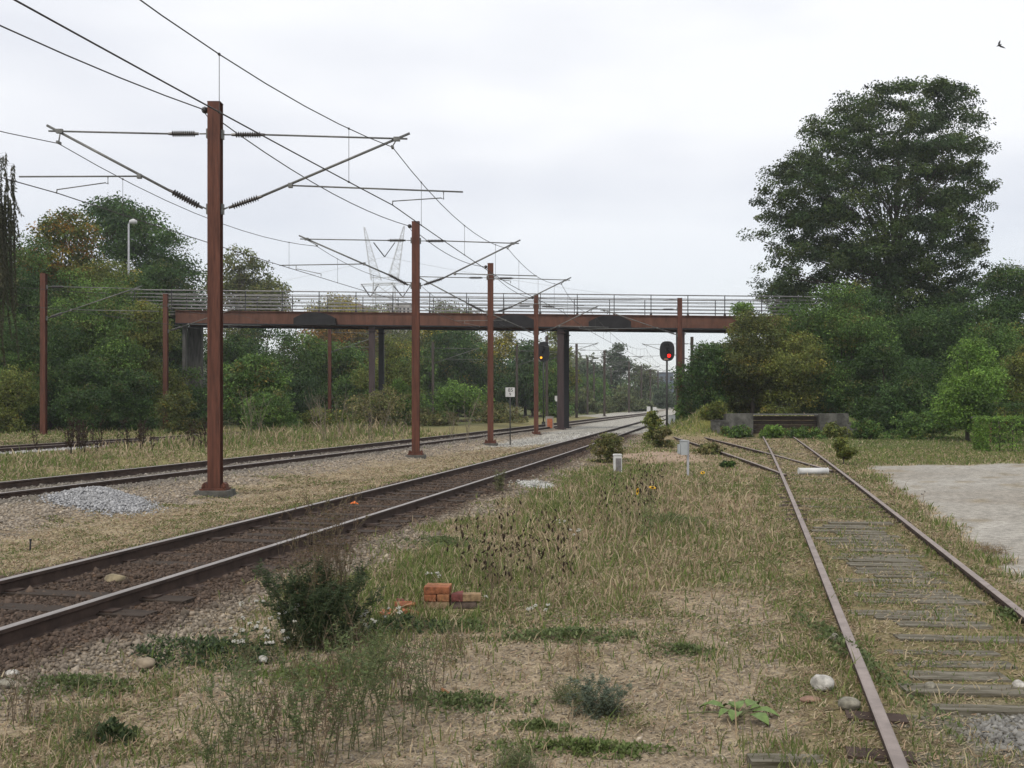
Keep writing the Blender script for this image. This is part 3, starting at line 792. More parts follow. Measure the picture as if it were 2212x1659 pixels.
# ------------------------------------------------------------------ signals, signs and boxes
M_RED = mat_emit('signal_red_light', (1.0, 0.012, 0.006), 3.0)
M_AMB = mat_emit('signal_amber_light', (1.0, 0.42, 0.03), 1.6)
def signal(label, loc, top, lamp_z, lit, hw=0.42, hh=0.56, lit_m=None):
    e = empty('railway_signal', loc, 0, label, 'signal')
    zc = top - hh
    mb = MB(); mb.tube([(0, 0.06, -0.3), (0, 0.06, zc + 0.3)], 0.06, 10); mb.box((0, 0.06, 0.1), (0.3, 0.3, 0.24)); mb.build('post', M_DARKST, e)
    mb = MB(); pl = []
    for k in range(28):
        a = 2 * PI * k / 28; c, s_ = math.cos(a), math.sin(a)
        pl.append((hw * math.copysign(abs(c) ** 0.7, c), zc + hh * math.copysign(abs(s_) ** 0.75, s_)))
    mb.prism(pl, -0.03, 0.0); mb.box((0, 0.09, zc), (hw * 0.9, 0.16, hh * 1.3))
    head = mb.build('backboard', M_BLACK, e)
    for i, (lx, lz) in enumerate(((0, 0.30), (0, 0.0), (0.10 if lit_m is None else -0.2, -0.26 if lit_m is None else -0.5))):
        mb = MB(); on = i == lit
        mb.tube([(lx, -0.035, zc + lz), (lx, -0.05, zc + lz)], 0.095, 16)
        mb.build('lamp', (lit_m or M_RED) if on else M_DARKST, head)
        mb = MB()
        n = 12; vs = []; fs = []
        for k in range(n + 1):
            a = PI * k / n * 1.1 - 0.05 * PI
            for rr in (0.11, 0.122):
                for yy in (-0.03, -0.22): vs.append((lx + rr * math.cos(a), yy, zc + lz + rr * math.sin(a)))
        for k in range(n):
            b = 4 * k; c = b + 4
            fs += [(b, b + 1, c + 1, c), (b + 2, c + 2, c + 3, b + 3), (b + 1, b + 3, c + 3, c + 1)]
        mb.add(vs, fs, 0, False); mb.build('lamp_hood', M_BLACK, head)
    return e, head
YS = 56.0
sg, hd = signal('dark oval signal on a post showing a red light', (PX(1441, YS), YS, 0.0), PZ(737, YS), 0, 2)
mb = MB(); zc = PZ(737, YS) - 0.56; mb.prism([(-0.20, zc - 0.50), (0.06, zc - 0.50), (0.08, zc - 0.42), (-0.14, zc - 0.40)], -0.045, -0.032); mb.build('marker_plate', mat('faded_red_plate', (0.30, 0.16, 0.12), 0.7, 0.2, 6, 0.0), hd)
YS = 84.0
signal('dark signal with an amber light half hidden behind the fourth mast', (PX(1174, YS), YS, 0.0), PZ(738, YS), 0, 2, 0.5, 0.85, M_AMB)

# kilometre sign
YK = 47.0
e = empty('kilometre_sign', (PX(1102, YK), YK, tz(PX(1102, YK), YK)), 0, 'small white number plate on a thin post beside the third mast', 'sign')
zt = PZ(837, YK) - tz(PX(1102, YK), YK)
mb = MB(); mb.tube([(0, 0.03, -0.3), (0, 0.03, zt - 0.05)], 0.03, 8); mb.build('post', M_DARKST, e)
mb = MB(); mb.box((0, 0, zt - 0.22), (0.44, 0.02, 0.44)); plate = mb.build('plate', M_WHITE, e)
def text_mesh(s, size, loc, parent, m, name='lettering'):
    cu = bpy.data.curves.new('lettering', 'FONT'); cu.body = s; cu.size = size; cu.align_x = 'CENTER'; cu.align_y = 'CENTER'; cu.extrude = 0.002
    cu.materials.append(m)
    t_ = bpy.data.objects.new('font', cu); COL.objects.link(t_)
    bpy.context.view_layer.update()
    me = bpy.data.meshes.new_from_object(t_.evaluated_get(bpy.context.evaluated_depsgraph_get()))
    bpy.data.objects.remove(t_)
    o = bpy.data.objects.new(name, me); COL.objects.link(o); o.location = loc; o.rotation_euler = (PI / 2, 0, 0); o.parent = parent
    return o
text_mesh('85', 0.24, (0.02, -0.014, zt - 0.13), plate, M_BLACK); text_mesh('9', 0.2, (0.0, -0.014, zt - 0.33), plate, M_BLACK)
YK = 92.0
e = empty('number_sign', (PX(1203, YK), YK, 0), 0, 'tiny white plate left of the big bridge column, far off', 'sign')
mb = MB(); mb.tube([(0, 0.03, -0.2), (0, 0.03, PZ(860, YK))], 0.03, 6); mb.build('post', M_DARKST, e)
mb = MB(); mb.prism([(-0.2, PZ(863, YK)), (-0.1, PZ(867, YK)), (0.1, PZ(867, YK)), (0.2, PZ(863, YK)), (0.2, PZ(855, YK)), (-0.2, PZ(855, YK))], 0, 0.02); mb.build('plate', M_WHITE, e)

def box_thing(name, label, cat, px, pbase, Y, wd, dp, h, m, door=None, top=0.03, z=None):
    x = PX(px, Y); zb = tz(x, Y) if z is None else z
    e = empty(name, (x, Y, zb - 0.03), 0, label, cat)
    mb = MB(); mb.box((0, 0, h / 2), (wd, dp, h)); mb.build('body', m, e)
    mb = MB(); mb.prism([(-wd / 2 - 0.015, h), (wd / 2 + 0.015, h), (wd / 2 - 0.01, h + top), (-wd / 2 + 0.01, h + top)], -dp / 2 - 0.015, dp / 2 + 0.015); mb.build('lid', m, e)
    if door:
        mb = MB(); mb.box((0.015, -dp / 2 - 0.006, h * 0.45), (wd * 0.66, 0.012, h * 0.78)); mb.build('door', door, e)
    return e
box_thing('marker_box', 'small white box with a dark front panel in the grass beside the main line', 'box', 1334, 1015, 27.0, 0.22, 0.2, 0.50, M_WHITE, mat('dull_panel', (0.16, 0.15, 0.15), 0.7, 0.3, 9, 0.1))
e = box_thing('relay_box', 'white relay box with a dark mark at the foot of the red signal', 'box', 1451, 933, 57.0, 0.36, 0.3, 0.66, M_GREYM)
mb = MB(); mb.box((0.0, -0.158, 0.36), (0.06, 0.012, 0.26)); mb.build('mark', M_BLACK, e)
e = box_thing('marker_box', 'low pale box with an orange-red panel right of the fourth mast', 'box', 1187, 934, 70.0, 0.55, 0.3, 0.85, M_CONCL, mat('orange_panel', (0.42, 0.14, 0.07), 0.7, 0.25, 6, 0.05))
for i, (px, hh) in enumerate(((1401, 1.1), (1414, 0.95))):
    box_thing('relay_box', ['far white cabinet beside the tracks, the left of two', 'far white cabinet beside the tracks, the right of two'][i], 'box', px, 893, 150.0, 0.5, 0.4, hh, M_WHITE)
# grey cabinet on a post
Y = 25.9; x = PX(1486, Y); zb = tz(x, Y)
e = empty('post_cabinet', (x, Y, zb), 0, 'grey metal cabinet hung on a light steel post by the turnout', 'cabinet')
mb = MB(); mb.box((0, 0, 0.40), (0.055, 0.06, 1.06)); mb.build('post', mat('light_steel', (0.42, 0.42, 0.44), 0.5, 0.1, 6, 0.02, metal=0.2), e)
mb = MB(); mb.box((-0.115, 0, 0.73), (0.17, 0.22, 0.36)); mb.box((-0.115, 0, 0.92), (0.19, 0.25, 0.02)); cb = mb.build('cabinet', M_GREYM, e)
mb = MB(); mb.box((-0.235, 0, 0.70), (0.06, 0.14, 0.24)); mb.build('junction_box', M_GREYM, e)
# white pipe lying in the siding
Y = 25.6; x = PX(1757, Y)
mb = MB(); a = Vector((-0.38, 0, 0)); b = Vector((0.38, 0.02, 0)); mb.tube([a, b], 0.085, 16); mb.tube([a - Vector((0.002, 0, 0)), a + Vector((0.01, 0, 0))], 0.093, 16); mb.tube([b - Vector((0.01, 0, 0)), b + Vector((0.002, 0, 0))], 0.093, 16)
o = mb.build('plastic_pipe', M_WHITE, None, (x, Y, tz(x, Y) + 0.09)); tag(o, 'short white pipe lying between the rails of the siding turnout', 'pipe')
# short iron stake and orange litter
x, Y = PX(65, 13.4), 13.4
mb = MB(); mb.tube([(0, 0, -0.1), (0.005, 0, 0.155)], 0.012, 6); mb.tube([(0.005, 0, 0.15), (0.006, 0, 0.165)], 0.018, 6)
o = mb.build('stake', M_BLACK, None, (x, Y, tz(x, Y))); tag(o, 'short dark stake standing in the dry grass strip at left', 'stake')
Y = YG(1088, 0.05); x = PX(763, Y)
mb = MB(); mb.add([(-0.09, 0, 0.0), (0.0, -0.05, 0.02), (0.1, 0.01, 0.0), (0.02, 0.06, 0.05), (0.0, 0.0, 0.045)], [(0, 1, 4), (1, 2, 4), (2, 3, 4), (3, 0, 4), (0, 3, 2, 1)], 0)
o = mb.build('litter_scrap', mat('orange_scrap', (0.75, 0.16, 0.02), 0.6, 0.2, 9, 0.0), None, (x, Y, tz(x, Y) + 0.02)); tag(o, 'bright orange scrap lying between the main line rails', 'litter')

# ------------------------------------------------------------------ concrete buffer wall at the end of the siding
YB = 53.0
k = YB / F
bw = empty('buffer_wall', (0, YB, 0), 0, 'weathered concrete buffer wall with a dark timber recess ending the siding', 'buffer wall')
def bx(px): return (px - CX) * k
def bzz(py): return CAMZ - (py - HY) * k
mb = MB()
mb.prism([(bx(1552), -0.4), (bx(1627), -0.4), (bx(1627), bzz(893)), (bx(1570), bzz(894)), (bx(1569), bzz(908)), (bx(1552), bzz(909))], 0, 1.0)
mb.build('wing', M_CONC, bw)
mb = MB()
mb.prism([(bx(1771), -0.4), (bx(1851), -0.4), (bx(1851), bzz(912)), (bx(1834), bzz(911)), (bx(1833), bzz(893)), (bx(1771), bzz(894))], 0, 1.0)
mb.build('wing', M_CONC, bw)
for i in range(5):
    mb = MB(); z0 = -0.05 + i * 0.24; mb.box(((bx(1628) + bx(1770)) / 2, 0.55 + 0.015 * (i % 2), z0 + 0.115), (bx(1770) - bx(1628), 0.22, 0.225)); mb.build('beam', M_WOODD, bw)
mb = MB(); mb.box(((bx(1628) + bx(1768)) / 2, 0.2, bzz(893) - 0.05), (bx(1768) - bx(1628), 0.30, 0.07)); mb.build('cap_rail', M_GALV, bw)
o = MB().box((0, 0, 0.28), (0.42, 0.5, 0.70)).box((0, 0, 0.64), (0.46, 0.54, 0.035)).build('concrete_block', M_CONC, None, (bx(1543), YB - 0.3, tz(bx(1543), YB) - 0.06)); tag(o, 'small dark concrete block standing left of the buffer wall', 'block')

# ------------------------------------------------------------------ brick gate pillar, lamp, far buildings
Y = 45.0; x = PX(2122, Y)
e = empty('gate_pillar', (x, Y, tz(x, Y) - 0.1), 0, 'old brick pillar at the end of the clipped hedge', 'pillar')
M_BRD = mat('dark_brick', (0.13, 0.07, 0.055), 0.9, 0.45, 9, 0.5, stretch=(1, 1, 3.5))
mb = MB(); mb.box((0, 0, 0.62), (0.62, 0.5, 1.24)); mb.build('shaft', M_BRD, e)
mb = MB(); mb.prism([(-0.38, 1.24), (0.38, 1.24), (0.36, 1.32), (-0.36, 1.32)], -0.31, 0.31); mb.build('cap', M_CONC, e)
Y = 71.5; x = PX(278, Y); zt = PZ(481, Y); zb = tz(x, Y)
e = empty('street_lamp', (x, Y, zb), 0, 'grey street lamp rising from the trees at left', 'street lamp')
mb = MB(); mb.tube([(0, 0, -0.3), (0, 0, 2.0), (0, 0, zt - zb - 0.1), (0.04, 0, zt - zb - 0.02), (0.2, -0.02, zt - zb + 0.02)], [0.10, 0.085, 0.065, 0.06, 0.05], 10); mb.build('pole', mat('lamp_grey', (0.33, 0.34, 0.36), 0.5, 0.1, 5, 0.0), e)
mb = MB(); mb.tube([(0.06, 0, zt - zb - 0.02), (0.12, 0, zt - zb + 0.05), (0.32, 0, zt - zb + 0.09), (0.52, 0, zt - zb + 0.03), (0.58, 0, zt - zb - 0.04)], [0.05, 0.14, 0.20, 0.15, 0.04], 12); mb.build('lamp_head', mat('lamp_head_grey', (0.5, 0.5, 0.5), 0.4, 0.1, 5, 0.0), e)
def house(label, cat, px0, px1, ptop, Y, wallc, roofc, floors, bays, pitched=True, dp=10):
    x0, x1 = PX(px0, Y), PX(px1, Y); zt = PZ(ptop, Y); cx_ = (x0 + x1) / 2; W_ = x1 - x0
    e = empty('building', (cx_, Y, 0), 0, label, cat)
    wm = mat('wall_' + cat + str(px0), wallc, 0.9, 0.12, 0.6, 0.05); rm = mat('roof_' + cat + str(px0), roofc, 0.9, 0.2, 1, 0.1)
    zr = zt - (W_ * 0.22 if pitched else 0.3)
    mb = MB(); mb.box((0, dp / 2, zr / 2), (W_, dp, zr)); mb.build('wall', wm, e)
    mb = MB()
    if pitched: mb.prism([(-W_ / 2 - 0.4, zr), (W_ / 2 + 0.4, zr), (W_ * 0.1, zt), (-W_ * 0.1, zt)], -0.4, dp + 0.4)
    else: mb.box((0, dp / 2, zr + 0.15), (W_ + 0.3, dp + 0.3, 0.3))
    mb.build('roof', rm, e)
    base = None
    for i in range(floors):
        for j in range(bays):
            if base is None:
                mb = MB(); mb.box((0, 0, 0), (W_ / bays * 0.5, 0.06, 1.3)); b = base = mb.build('window', M_BLACK, e)
            else: b = base.copy(); COL.objects.link(b)
            b.location = (-W_ / 2 + W_ * (j + 0.5) / bays, -0.03, zr - 1.6 - i * 2.9)
    return e
house('long grey-brown building seen between the bridge railings', 'building', 737, 802, 655, 200, (0.24, 0.21, 0.18), (0.25, 0.2, 0.16), 3, 5)
house('pale flat building seen low between the bridge railings by the pylon', 'building', 835, 886, 655, 260, (0.40, 0.38, 0.36), (0.22, 0.22, 0.22), 3, 6, False)
house('slate-grey flat-topped tower block far away beside the red signal', 'tower block', 1424, 1455, 804, 300, (0.12, 0.15, 0.19), (0.08, 0.10, 0.13), 2, 3, False)

# ------------------------------------------------------------------ birds
def bird(label, loc, pts, r):
    mb = MB()
    B = [Vector((a, b, c)) for a, b, c in pts]
    body0, body1, w1, w2 = B[0], B[1], B[2], B[3]
    mid = body0.lerp(body1, 0.5)
    mb.tube([body0, body0.lerp(body1, 0.25), mid, body0.lerp(body1, 0.8), body1], [r * 0.3, r, r * 1.2, r * 0.7, r * 0.15], 8)
    for wv in (w1, w2):
        m1 = mid.lerp(wv, 0.5) + Vector((0, 0.06, 0.02))
        a0, a1 = mid + (body1 - mid) * 0.4, mid - (body1 - mid) * 0.3
        ax = (body1 - body0).normalized() * r * 1.6
        mb.add([a0, a1, m1 - ax, m1 + ax, wv, m1 + Vector((0, 0.012, 0.0))], [(0, 1, 2, 3), (3, 2, 4), (0, 3, 5), (5, 3, 4), (1, 0, 5, 2), (2, 5, 4)], 0)
    o = mb.build('bird', M_BLACK, None, loc); tag(o, label, 'bird')
Y = 62.0
bird('small dark bird gliding with long wings high at the right', (PX(2161, Y), Y, PZ(97, Y)), [(0.06, -0.05, 0.02), (-0.2, 0.1, -0.06), (0.05, 0.1, 0.36), (0.30, -0.1, -0.26)], 0.045)
bird('dark bird with bent wings just above the top of the great tree', (PX(1874, Y), Y, PZ(186, Y)), [(0.02, -0.05, 0.03), (-0.12, 0.1, -0.16), (-0.22, 0.0, 0.12), (0.1, -0.1, -0.1)], 0.04)

# ------------------------------------------------------------------ trees and shrubs
PAL = {   # leaf colours and how often each clump takes them
    'dark': [((0.028, 0.050, 0.020), 5), ((0.040, 0.066, 0.024), 3), ((0.022, 0.042, 0.022), 2)],
    'great': [((0.032, 0.050, 0.022), 4), ((0.044, 0.062, 0.024), 3), ((0.058, 0.072, 0.030), 1.5), ((0.028, 0.046, 0.026), 2)],
    'mid': [((0.045, 0.075, 0.026), 4), ((0.062, 0.095, 0.030), 3), ((0.035, 0.062, 0.026), 2)],
    'bright': [((0.075, 0.12, 0.032), 4), ((0.095, 0.15, 0.040), 3), ((0.06, 0.10, 0.032), 2)],
    'olive': [((0.070, 0.078, 0.026), 4), ((0.092, 0.098, 0.034), 3), ((0.055, 0.068, 0.026), 2), ((0.12, 0.10, 0.03), 0.7)],
    'turning': [((0.055, 0.070, 0.022), 4), ((0.09, 0.095, 0.026), 3), ((0.20, 0.095, 0.024), 2.3), ((0.17, 0.125, 0.028), 2.0)],
    'yellowing': [((0.10, 0.115, 0.03), 4), ((0.075, 0.095, 0.028), 3), ((0.15, 0.135, 0.03), 1.1)],
    'autumn': [((0.20, 0.12, 0.03), 3), ((0.16, 0.125, 0.032), 3), ((0.09, 0.09, 0.03), 2), ((0.26, 0.12, 0.03), 1)],
    'yellow': [((0.24, 0.18, 0.035), 3), ((0.14, 0.13, 0.035), 3), ((0.08, 0.09, 0.03), 2)],
    'thin': [((0.10, 0.105, 0.045), 3), ((0.075, 0.085, 0.038), 3), ((0.12, 0.11, 0.05), 1)],
    'hazed': [((0.085, 0.10, 0.065), 3), ((0.105, 0.115, 0.07), 3), ((0.10, 0.10, 0.065), 1)],  # distance haze mixed into the far leaf colours
    'hazed_dark': [((0.055, 0.075, 0.062), 3), ((0.065, 0.085, 0.065), 3)],  # darker far leaves, haze put into the colour as well
    'scrub': [((0.10, 0.095, 0.050), 3), ((0.13, 0.11, 0.065), 3), ((0.07, 0.08, 0.035), 2)],
    'willow': [((0.085, 0.082, 0.045), 3), ((0.065, 0.07, 0.036), 3)],
}
for _k, _g in (('dark', 1.65), ('great', 1.25), ('mid', 1.75), ('olive', 1.75), ('turning', 1.4), ('bright', 1.6), ('thin', 1.3), ('scrub', 1.35), ('yellow', 1.2), ('hazed', 1.2), ('hazed_dark', 1.2)):
    PAL[_k] = [(tuple(min(0.3, v * _g * q) for v, q in zip(c, (1.10, 1.16, 0.80))), n) for c, n in PAL[_k]]
PAL['dark'].append(((0.085, 0.095, 0.03), 0.8)); PAL['mid'].append(((0.12, 0.125, 0.035), 0.8)); PAL['mid'].append(((0.16, 0.14, 0.03), 0.25))
def leaf_cloud(rng, centres, cl_r, flat, n_leaf, L, pal, droop=0.3, aspect=0.55, jit=0.42, outward=None):
    """leaf-shaped faces spread round each clump centre"""
    K = len(centres)
    P = np.repeat(centres, n_leaf, 0)
    M = len(P)
    off = rng.normal(0, 1, (M, 3)); 
    rad = rng.random(M) ** 0.45
    off = off / np.linalg.norm(off, axis=1, keepdims=True) * rad[:, None]
    crr = np.repeat(cl_r * rng.uniform(0.65, 1.35, K), n_leaf)
    off = off * crr[:, None]; off[:, 2] *= flat
    P = P + off
    d = off + rng.normal(0, 0.45, (M, 3)) * crr[:, None]
    d[:, 2] -= droop * crr
    d /= np.linalg.norm(d, axis=1, keepdims=True) + 1e-9
    nrm = rng.normal(0, 1, (M, 3)); nrm[:, 2] += 0.9
    sd_ = np.cross(d, nrm); sd_ /= np.linalg.norm(sd_, axis=1, keepdims=True) + 1e-9
    ll = L * rng.uniform(0.6, 1.35, M)[:, None]
    a = P - d * ll * 0.5; c = P + d * ll * 0.5
    b1 = P + sd_ * ll * aspect * 0.5; b2 = P - sd_ * ll * aspect * 0.5
    V = np.stack([a, b1, c, b2], 1).reshape(-1, 3)
    Fc = np.arange(M * 4).reshape(M, 4)
    cols = np.array([p[0] for p in pal]); wts = np.array([p[1] for p in pal], float); wts /= wts.sum()
    ci = rng.choice(len(cols), K, p=wts)
    cc = np.repeat(cols[ci] * rng.uniform(0.62, 1.45, (K, 1)), n_leaf, 0)
    cc = cc * rng.uniform(1 - jit, 1 + jit, (M, 1)) * rng.uniform(0.93, 1.07, (M, 3))
    return V, Fc, cc
def limbs(rng, mb, base, H, r0, centres, n_br, lean=(0, 0), low=0.18, top=0.8):
    base = Vector(base)
    tp = base + Vector((lean[0], lean[1], H * top))
    def axis(t):
        p = base.lerp(tp, t); w_ = 0.03 * H * math.sin(t * 5 + H)
        return p + Vector((w_ * t, w_ * 0.5 * t, 0))
    pts = [axis(t) for t in np.linspace(0, 1, 9)]
    mb.tube([base - Vector((0, 0, 0.4))] + pts, [r0 * 1.35] + [r0 * (1 - 0.85 * t) for t in np.linspace(0, 1, 9)], 9)
    ids = rng.choice(len(centres), min(n_br, len(centres)), replace=False)
    for i in ids:
        p = Vector(centres[i]); hz = (p.z - base.z) / H
        t = min(0.96, max(low, hz / top * rng.uniform(0.45, 0.72)))
        q = axis(t); m1 = q.lerp(p, 0.35) + Vector((0, 0, 0.06 * H * rng.uniform(-0.3, 1.0))); m2 = q.lerp(p, 0.72) + Vector(rng.normal(0, 0.015 * H, 3)) + Vector((0, 0, 0.03 * H))
        r1 = r0 * (1 - 0.85 * t) * 0.34
        mb.tube([q, m1, m2, p], [r1, r1 * 0.65, r1 * 0.4, r1 * 0.15], 5)
def lobes_auto(rng, W, H, zlow, nl, depth):
    out_ = []
    for i in range(nl):
        a = 2 * PI * (i / nl) + rng.uniform(-0.5, 0.5); rr = rng.uniform(0.3, 0.66)
        hz = rng.uniform(0.06, 0.8)
        sq = math.sqrt(max(0.15, 1 - (2 * hz - 0.75) ** 2 * 0.8))
        r = 0.5 * W * rng.uniform(0.46, 0.66)
        out_.append((0.5 * W * rr * math.cos(a) * sq, 0.5 * depth * rr * math.sin(a) * sq, zlow + (H - zlow) * hz, r, r * min(1.2, depth / W), min(r * rng.uniform(0.7, 1.0), (H - zlow) * 0.45)))
    out_.append((rng.uniform(-.1, .1) * W, 0, H - 0.28 * W * 0.6, 0.24 * W, 0.24 * depth, 0.17 * W))
    return out_
def tree(name, label, cat, group, px, Y, ptop, wpx, pal, seed, zlow=0.15, nl=8, dens=1.0, flat=0.6, trunk=None, lobes=None, depth=None, leafpx=2.15, n_br=40, droop=0.35, cl=0.11, xoff=None, gz=None, aspect=0.6, shell=0.35, topl=0.8, centres=None):
    rng = np.random.default_rng(seed)
    x = PX(px, Y) if xoff is None else xoff
    zb = tz(x, Y) if gz is None else gz
    H = PZ(ptop, Y) - zb; W = wpx / F * Y; depth = depth or W * 0.9
    e = empty(name, (x, Y, zb), 0, label, cat, group)
    lb = lobes if lobes is not None else lobes_auto(rng, W, H, H * zlow, nl, depth)
    lb = np.array(lb, float)
    vol = (lb[:, 3] * lb[:, 4] * lb[:, 5]) ** 0.75; vol /= vol.sum()
    L_ = leafpx * Y / 995.0
    apx = W * H * (1 - zlow) * (995.0 / Y) ** 2
    N = int(np.clip(apx * 3.9 * dens, 4000, 260000))
    cl_r = cl * math.sqrt(W * H)
    n_leaf = int(np.clip(1.4 * (cl_r / L_) ** 2 * 2.0, 14, 170))
    K = max(12, N // n_leaf)
    li = rng.choice(len(lb), K, p=vol)
    dr = rng.normal(0, 1, (K, 3)); dr /= np.linalg.norm(dr, axis=1, keepdims=True)
    rad = (shell + (1 - shell) * rng.random(K)) ** 0.6 * np.where(rng.random(K) < 0.14, rng.uniform(1.08, 1.32, K), 1.0)
    C = lb[li, :3] + dr * rad[:, None] * lb[li, 3:6] * 0.92
    C[:, 2] = np.maximum(C[:, 2], H * zlow * 0.4 + 0.25 * cl_r)
    if centres is not None:
        C = centres; n_leaf = max(20, N // len(C))
    V, Fc, cc = leaf_cloud(rng, C, cl_r, flat, n_leaf, L_, PAL[pal], droop, aspect)
    V[:, 2] = np.maximum(V[:, 2], 0.02)
    np_mesh('crown', V, Fc, M_LEAF, cc, e)
    mb = MB(); limbs(rng, mb, (0, 0, 0), H, trunk or 0.022 * H, C, n_br, top=topl)
    mb.build('trunk', M_BARK, e)
    return e

# the great tree at the right
YG_ = 74.0; kx = YG_ / F
gx = PX(1928, YG_); gzb = tz(gx, YG_)
OUT_L = [(170, 1970), (200, 1840), (240, 1758), (300, 1708), (380, 1660), (440, 1632), (500, 1636), (560, 1628), (630, 1632), (700, 1690), (760, 1760)]
OUT_R = [(170, 1995), (185, 2068), (225, 2104), (310, 2120), (400, 2134), (480, 2122), (560, 2118), (620, 2100), (700, 2085), (760, 2050)]
def great_centres():
    rng = np.random.default_rng(11); C = []
    pys = 172.0; layer = 0
    while pys < 765:
        n = int(28 + 74 * min(1, (pys - 150) / 230.0)); ph = rng.uniform(0, 6)
        for _ in range(n):
            th = rng.uniform(0, 2 * PI); r = (0.06 + 0.94 * rng.random()) ** 0.40
            edge = 1.0 + 0.05 * math.sin(3 * th + ph) + rng.normal(0, 0.02)
            pz = max(206.0, 14 + pys + rng.normal(0, 9.0) + 12 * math.sin(th * 2 + ph))
            xl = np.interp(pz, *zip(*OUT_L)); xr = np.interp(pz, *zip(*OUT_R)); c, hw = (xl + xr) / 2, (xr - xl) / 2
            C.append(((c + math.cos(th) * r * hw * edge - 1928) * kx, math.sin(th) * r * hw * kx * 0.8 * edge, PZ(pz, YG_) - gzb))
        pys += 25.0
    C = np.array(C)
    hole = fbm(C[:, 0] + 50, C[:, 2] * 1.6 + C[:, 1] * 0.3, 0.33, 5, 3)      # some gaps where sky shows
    return C[hole < 0.69]
tree('great_tree', 'huge rounded dark tree towering over the bushes at right', 'tree', None, 1928, YG_, 170, 560, 'great', 11, 0.16, dens=1.7, flat=0.6, trunk=0.34, leafpx=2.4, n_br=130, cl=0.037, droop=0.5, centres=great_centres())

GRB = 'bushes and trees behind the buffer wall'
tree('bush', 'dark green bush beside the red signal post', 'bush', GRB, 1522, 58.5, 738, 130, 'dark', 21, 0.02, 9, flat=0.7)
tree('bush', 'low dark bush at the foot of the mast behind the signal', 'bush', GRB, 1478, 60, 850, 60, 'mid', 22, 0.02, 6, flat=0.7)
tree('small_tree', 'brownish olive tree turning yellow left of the buffer recess', 'tree', GRB, 1625, 59.5, 672, 190, 'yellowing', 23, 0.05, 10, flat=0.6)
tree('small_tree', 'mid green tree with a tall pointed crown above the buffer wall', 'tree', GRB, 1830, 60.0, 606, 215, 'mid', 24, 0.05, 11, flat=0.6)
tree('small_tree', 'olive green bush directly behind the buffer recess', 'bush', GRB, 1715, 58.5, 715, 165, 'olive', 25, 0.02, 9)
tree('bush', 'dark green bush right of the buffer wall', 'bush', GRB, 1908, 57, 735, 150, 'dark', 26, 0.02, 9)
tree('small_tree', 'dark tree mass under the right half of the great tree', 'tree', GRB, 2040, 70, 640, 220, 'dark', 27, 0.04, 11, flat=0.55)
tree('small_tree', 'dark tree behind the bright young tree at right', 'tree', GRB, 1965, 64, 690, 190, 'dark', 127, 0.04, 10, flat=0.55)
tree('young_tree', 'bright yellow-green young tree by the brick gate pillar', 'tree', None, 2090, 47, 733, 150, 'bright', 28, 0.10, 9, flat=0.6, leafpx=2.4)
tree('small_tree', 'dark green tree cut off by the right edge of the picture', 'tree', GRB, 2195, 63, 572, 200, 'dark', 29, 0.05, 10)
tree('bush', 'olive bush overhanging the hedge at the right edge', 'bush', GRB, 2215, 52, 745, 120, 'olive', 30, 0.05, 8)
tree('bush', 'light green bush touching the right end of the bridge girder', 'bush', GRB, 1607, 64, 655, 80, 'bright', 32, 0.15, 6)
tree('bush', 'low green nettles growing in the shade right of the buffer wall', 'bush', GRB, 1985, 50, 893, 150, 'mid', 33, 0.0, 8, leafpx=2.4, n_br=20)
for i, (px, Y_, top, wd, pal, lab) in enumerate([(1775, 62.5, 655, 230, 'mid', 'green bush filling the gap above the buffer recess'), (1900, 62, 640, 250, 'dark', 'dark bush under the left half of the great tree'),
        (2055, 63, 655, 260, 'dark', 'broad dark bush between great tree and young tree'), (1990, 55, 770, 190, 'dark', 'dark bush in front of the shaded wood, left of the young tree'), (2150, 57, 690, 210, 'mid', 'green bush behind the brick gate pillar'),
        (1665, 61, 680, 190, 'olive', 'olive bush behind the left wing of the buffer wall'), (1565, 63, 735, 130, 'mid', 'green bush covering the end of the girder'), (2200, 60, 780, 160, 'dark', 'dark bush behind the hedge at the right edge')]):
    tree('bush', lab, 'bush', GRB, px, Y_, top, wd, pal, 140 + i, 0.0, 10, flat=0.7, dens=0.8)
# clipped hedge, made of leaves on a box
def hedge(label, x0, x1, y0, y1, h, pal, seed, zb):
    rng = np.random.default_rng(seed); cx_, cy = (x0 + x1) / 2, (y0 + y1) / 2; W_, D_ = x1 - x0, y1 - y0
    e = empty('hedge', (cx_, cy, zb), 0, label, 'hedge', None)
    K = int((W_ + D_) * h * 130)
    s = rng.random(K); C = np.zeros((K, 3))
    u, v = rng.uniform(-0.5, 0.5, K), rng.random(K) * h
    f = s < 0.55
    C[f] = np.stack([u[f] * W_, np.full(f.sum(), -D_ / 2) + np.abs(rng.normal(0, 0.05, f.sum())), v[f]], 1)
    f = (s >= 0.55) & (s < 0.75)
    C[f] = np.stack([np.full(f.sum(), -W_ / 2) + np.abs(rng.normal(0, 0.05, f.sum())), u[f] * D_, v[f]], 1)
    f = s >= 0.75
    C[f] = np.stack([u[f] * W_, rng.uniform(-0.5, 0.5, f.sum()) * D_, np.full(f.sum(), h) - np.abs(rng.normal(0, 0.04, f.sum()))], 1)
    C += rng.normal(0, 0.03, C.shape)
    V, Fc, cc = leaf_cloud(rng, C, 0.09, 1.0, 14, 0.065, PAL[pal], 0.0)
    V[:, 2] = np.maximum(V[:, 2], 0.0)
    np_mesh('foliage', V, Fc, M_LEAF, cc, e)
    mb = MB()
    for i in range(int(W_ / 0.5)):
        x = -W_ / 2 + 0.25 + i * 0.5
        mb.tube([(x, 0, -0.2), (x + 0.05, 0.05, h * 0.5), (x - 0.03, 0, h * 0.9)], [0.03, 0.022, 0.01], 5)
    mb.build('stem', M_BARK, e)
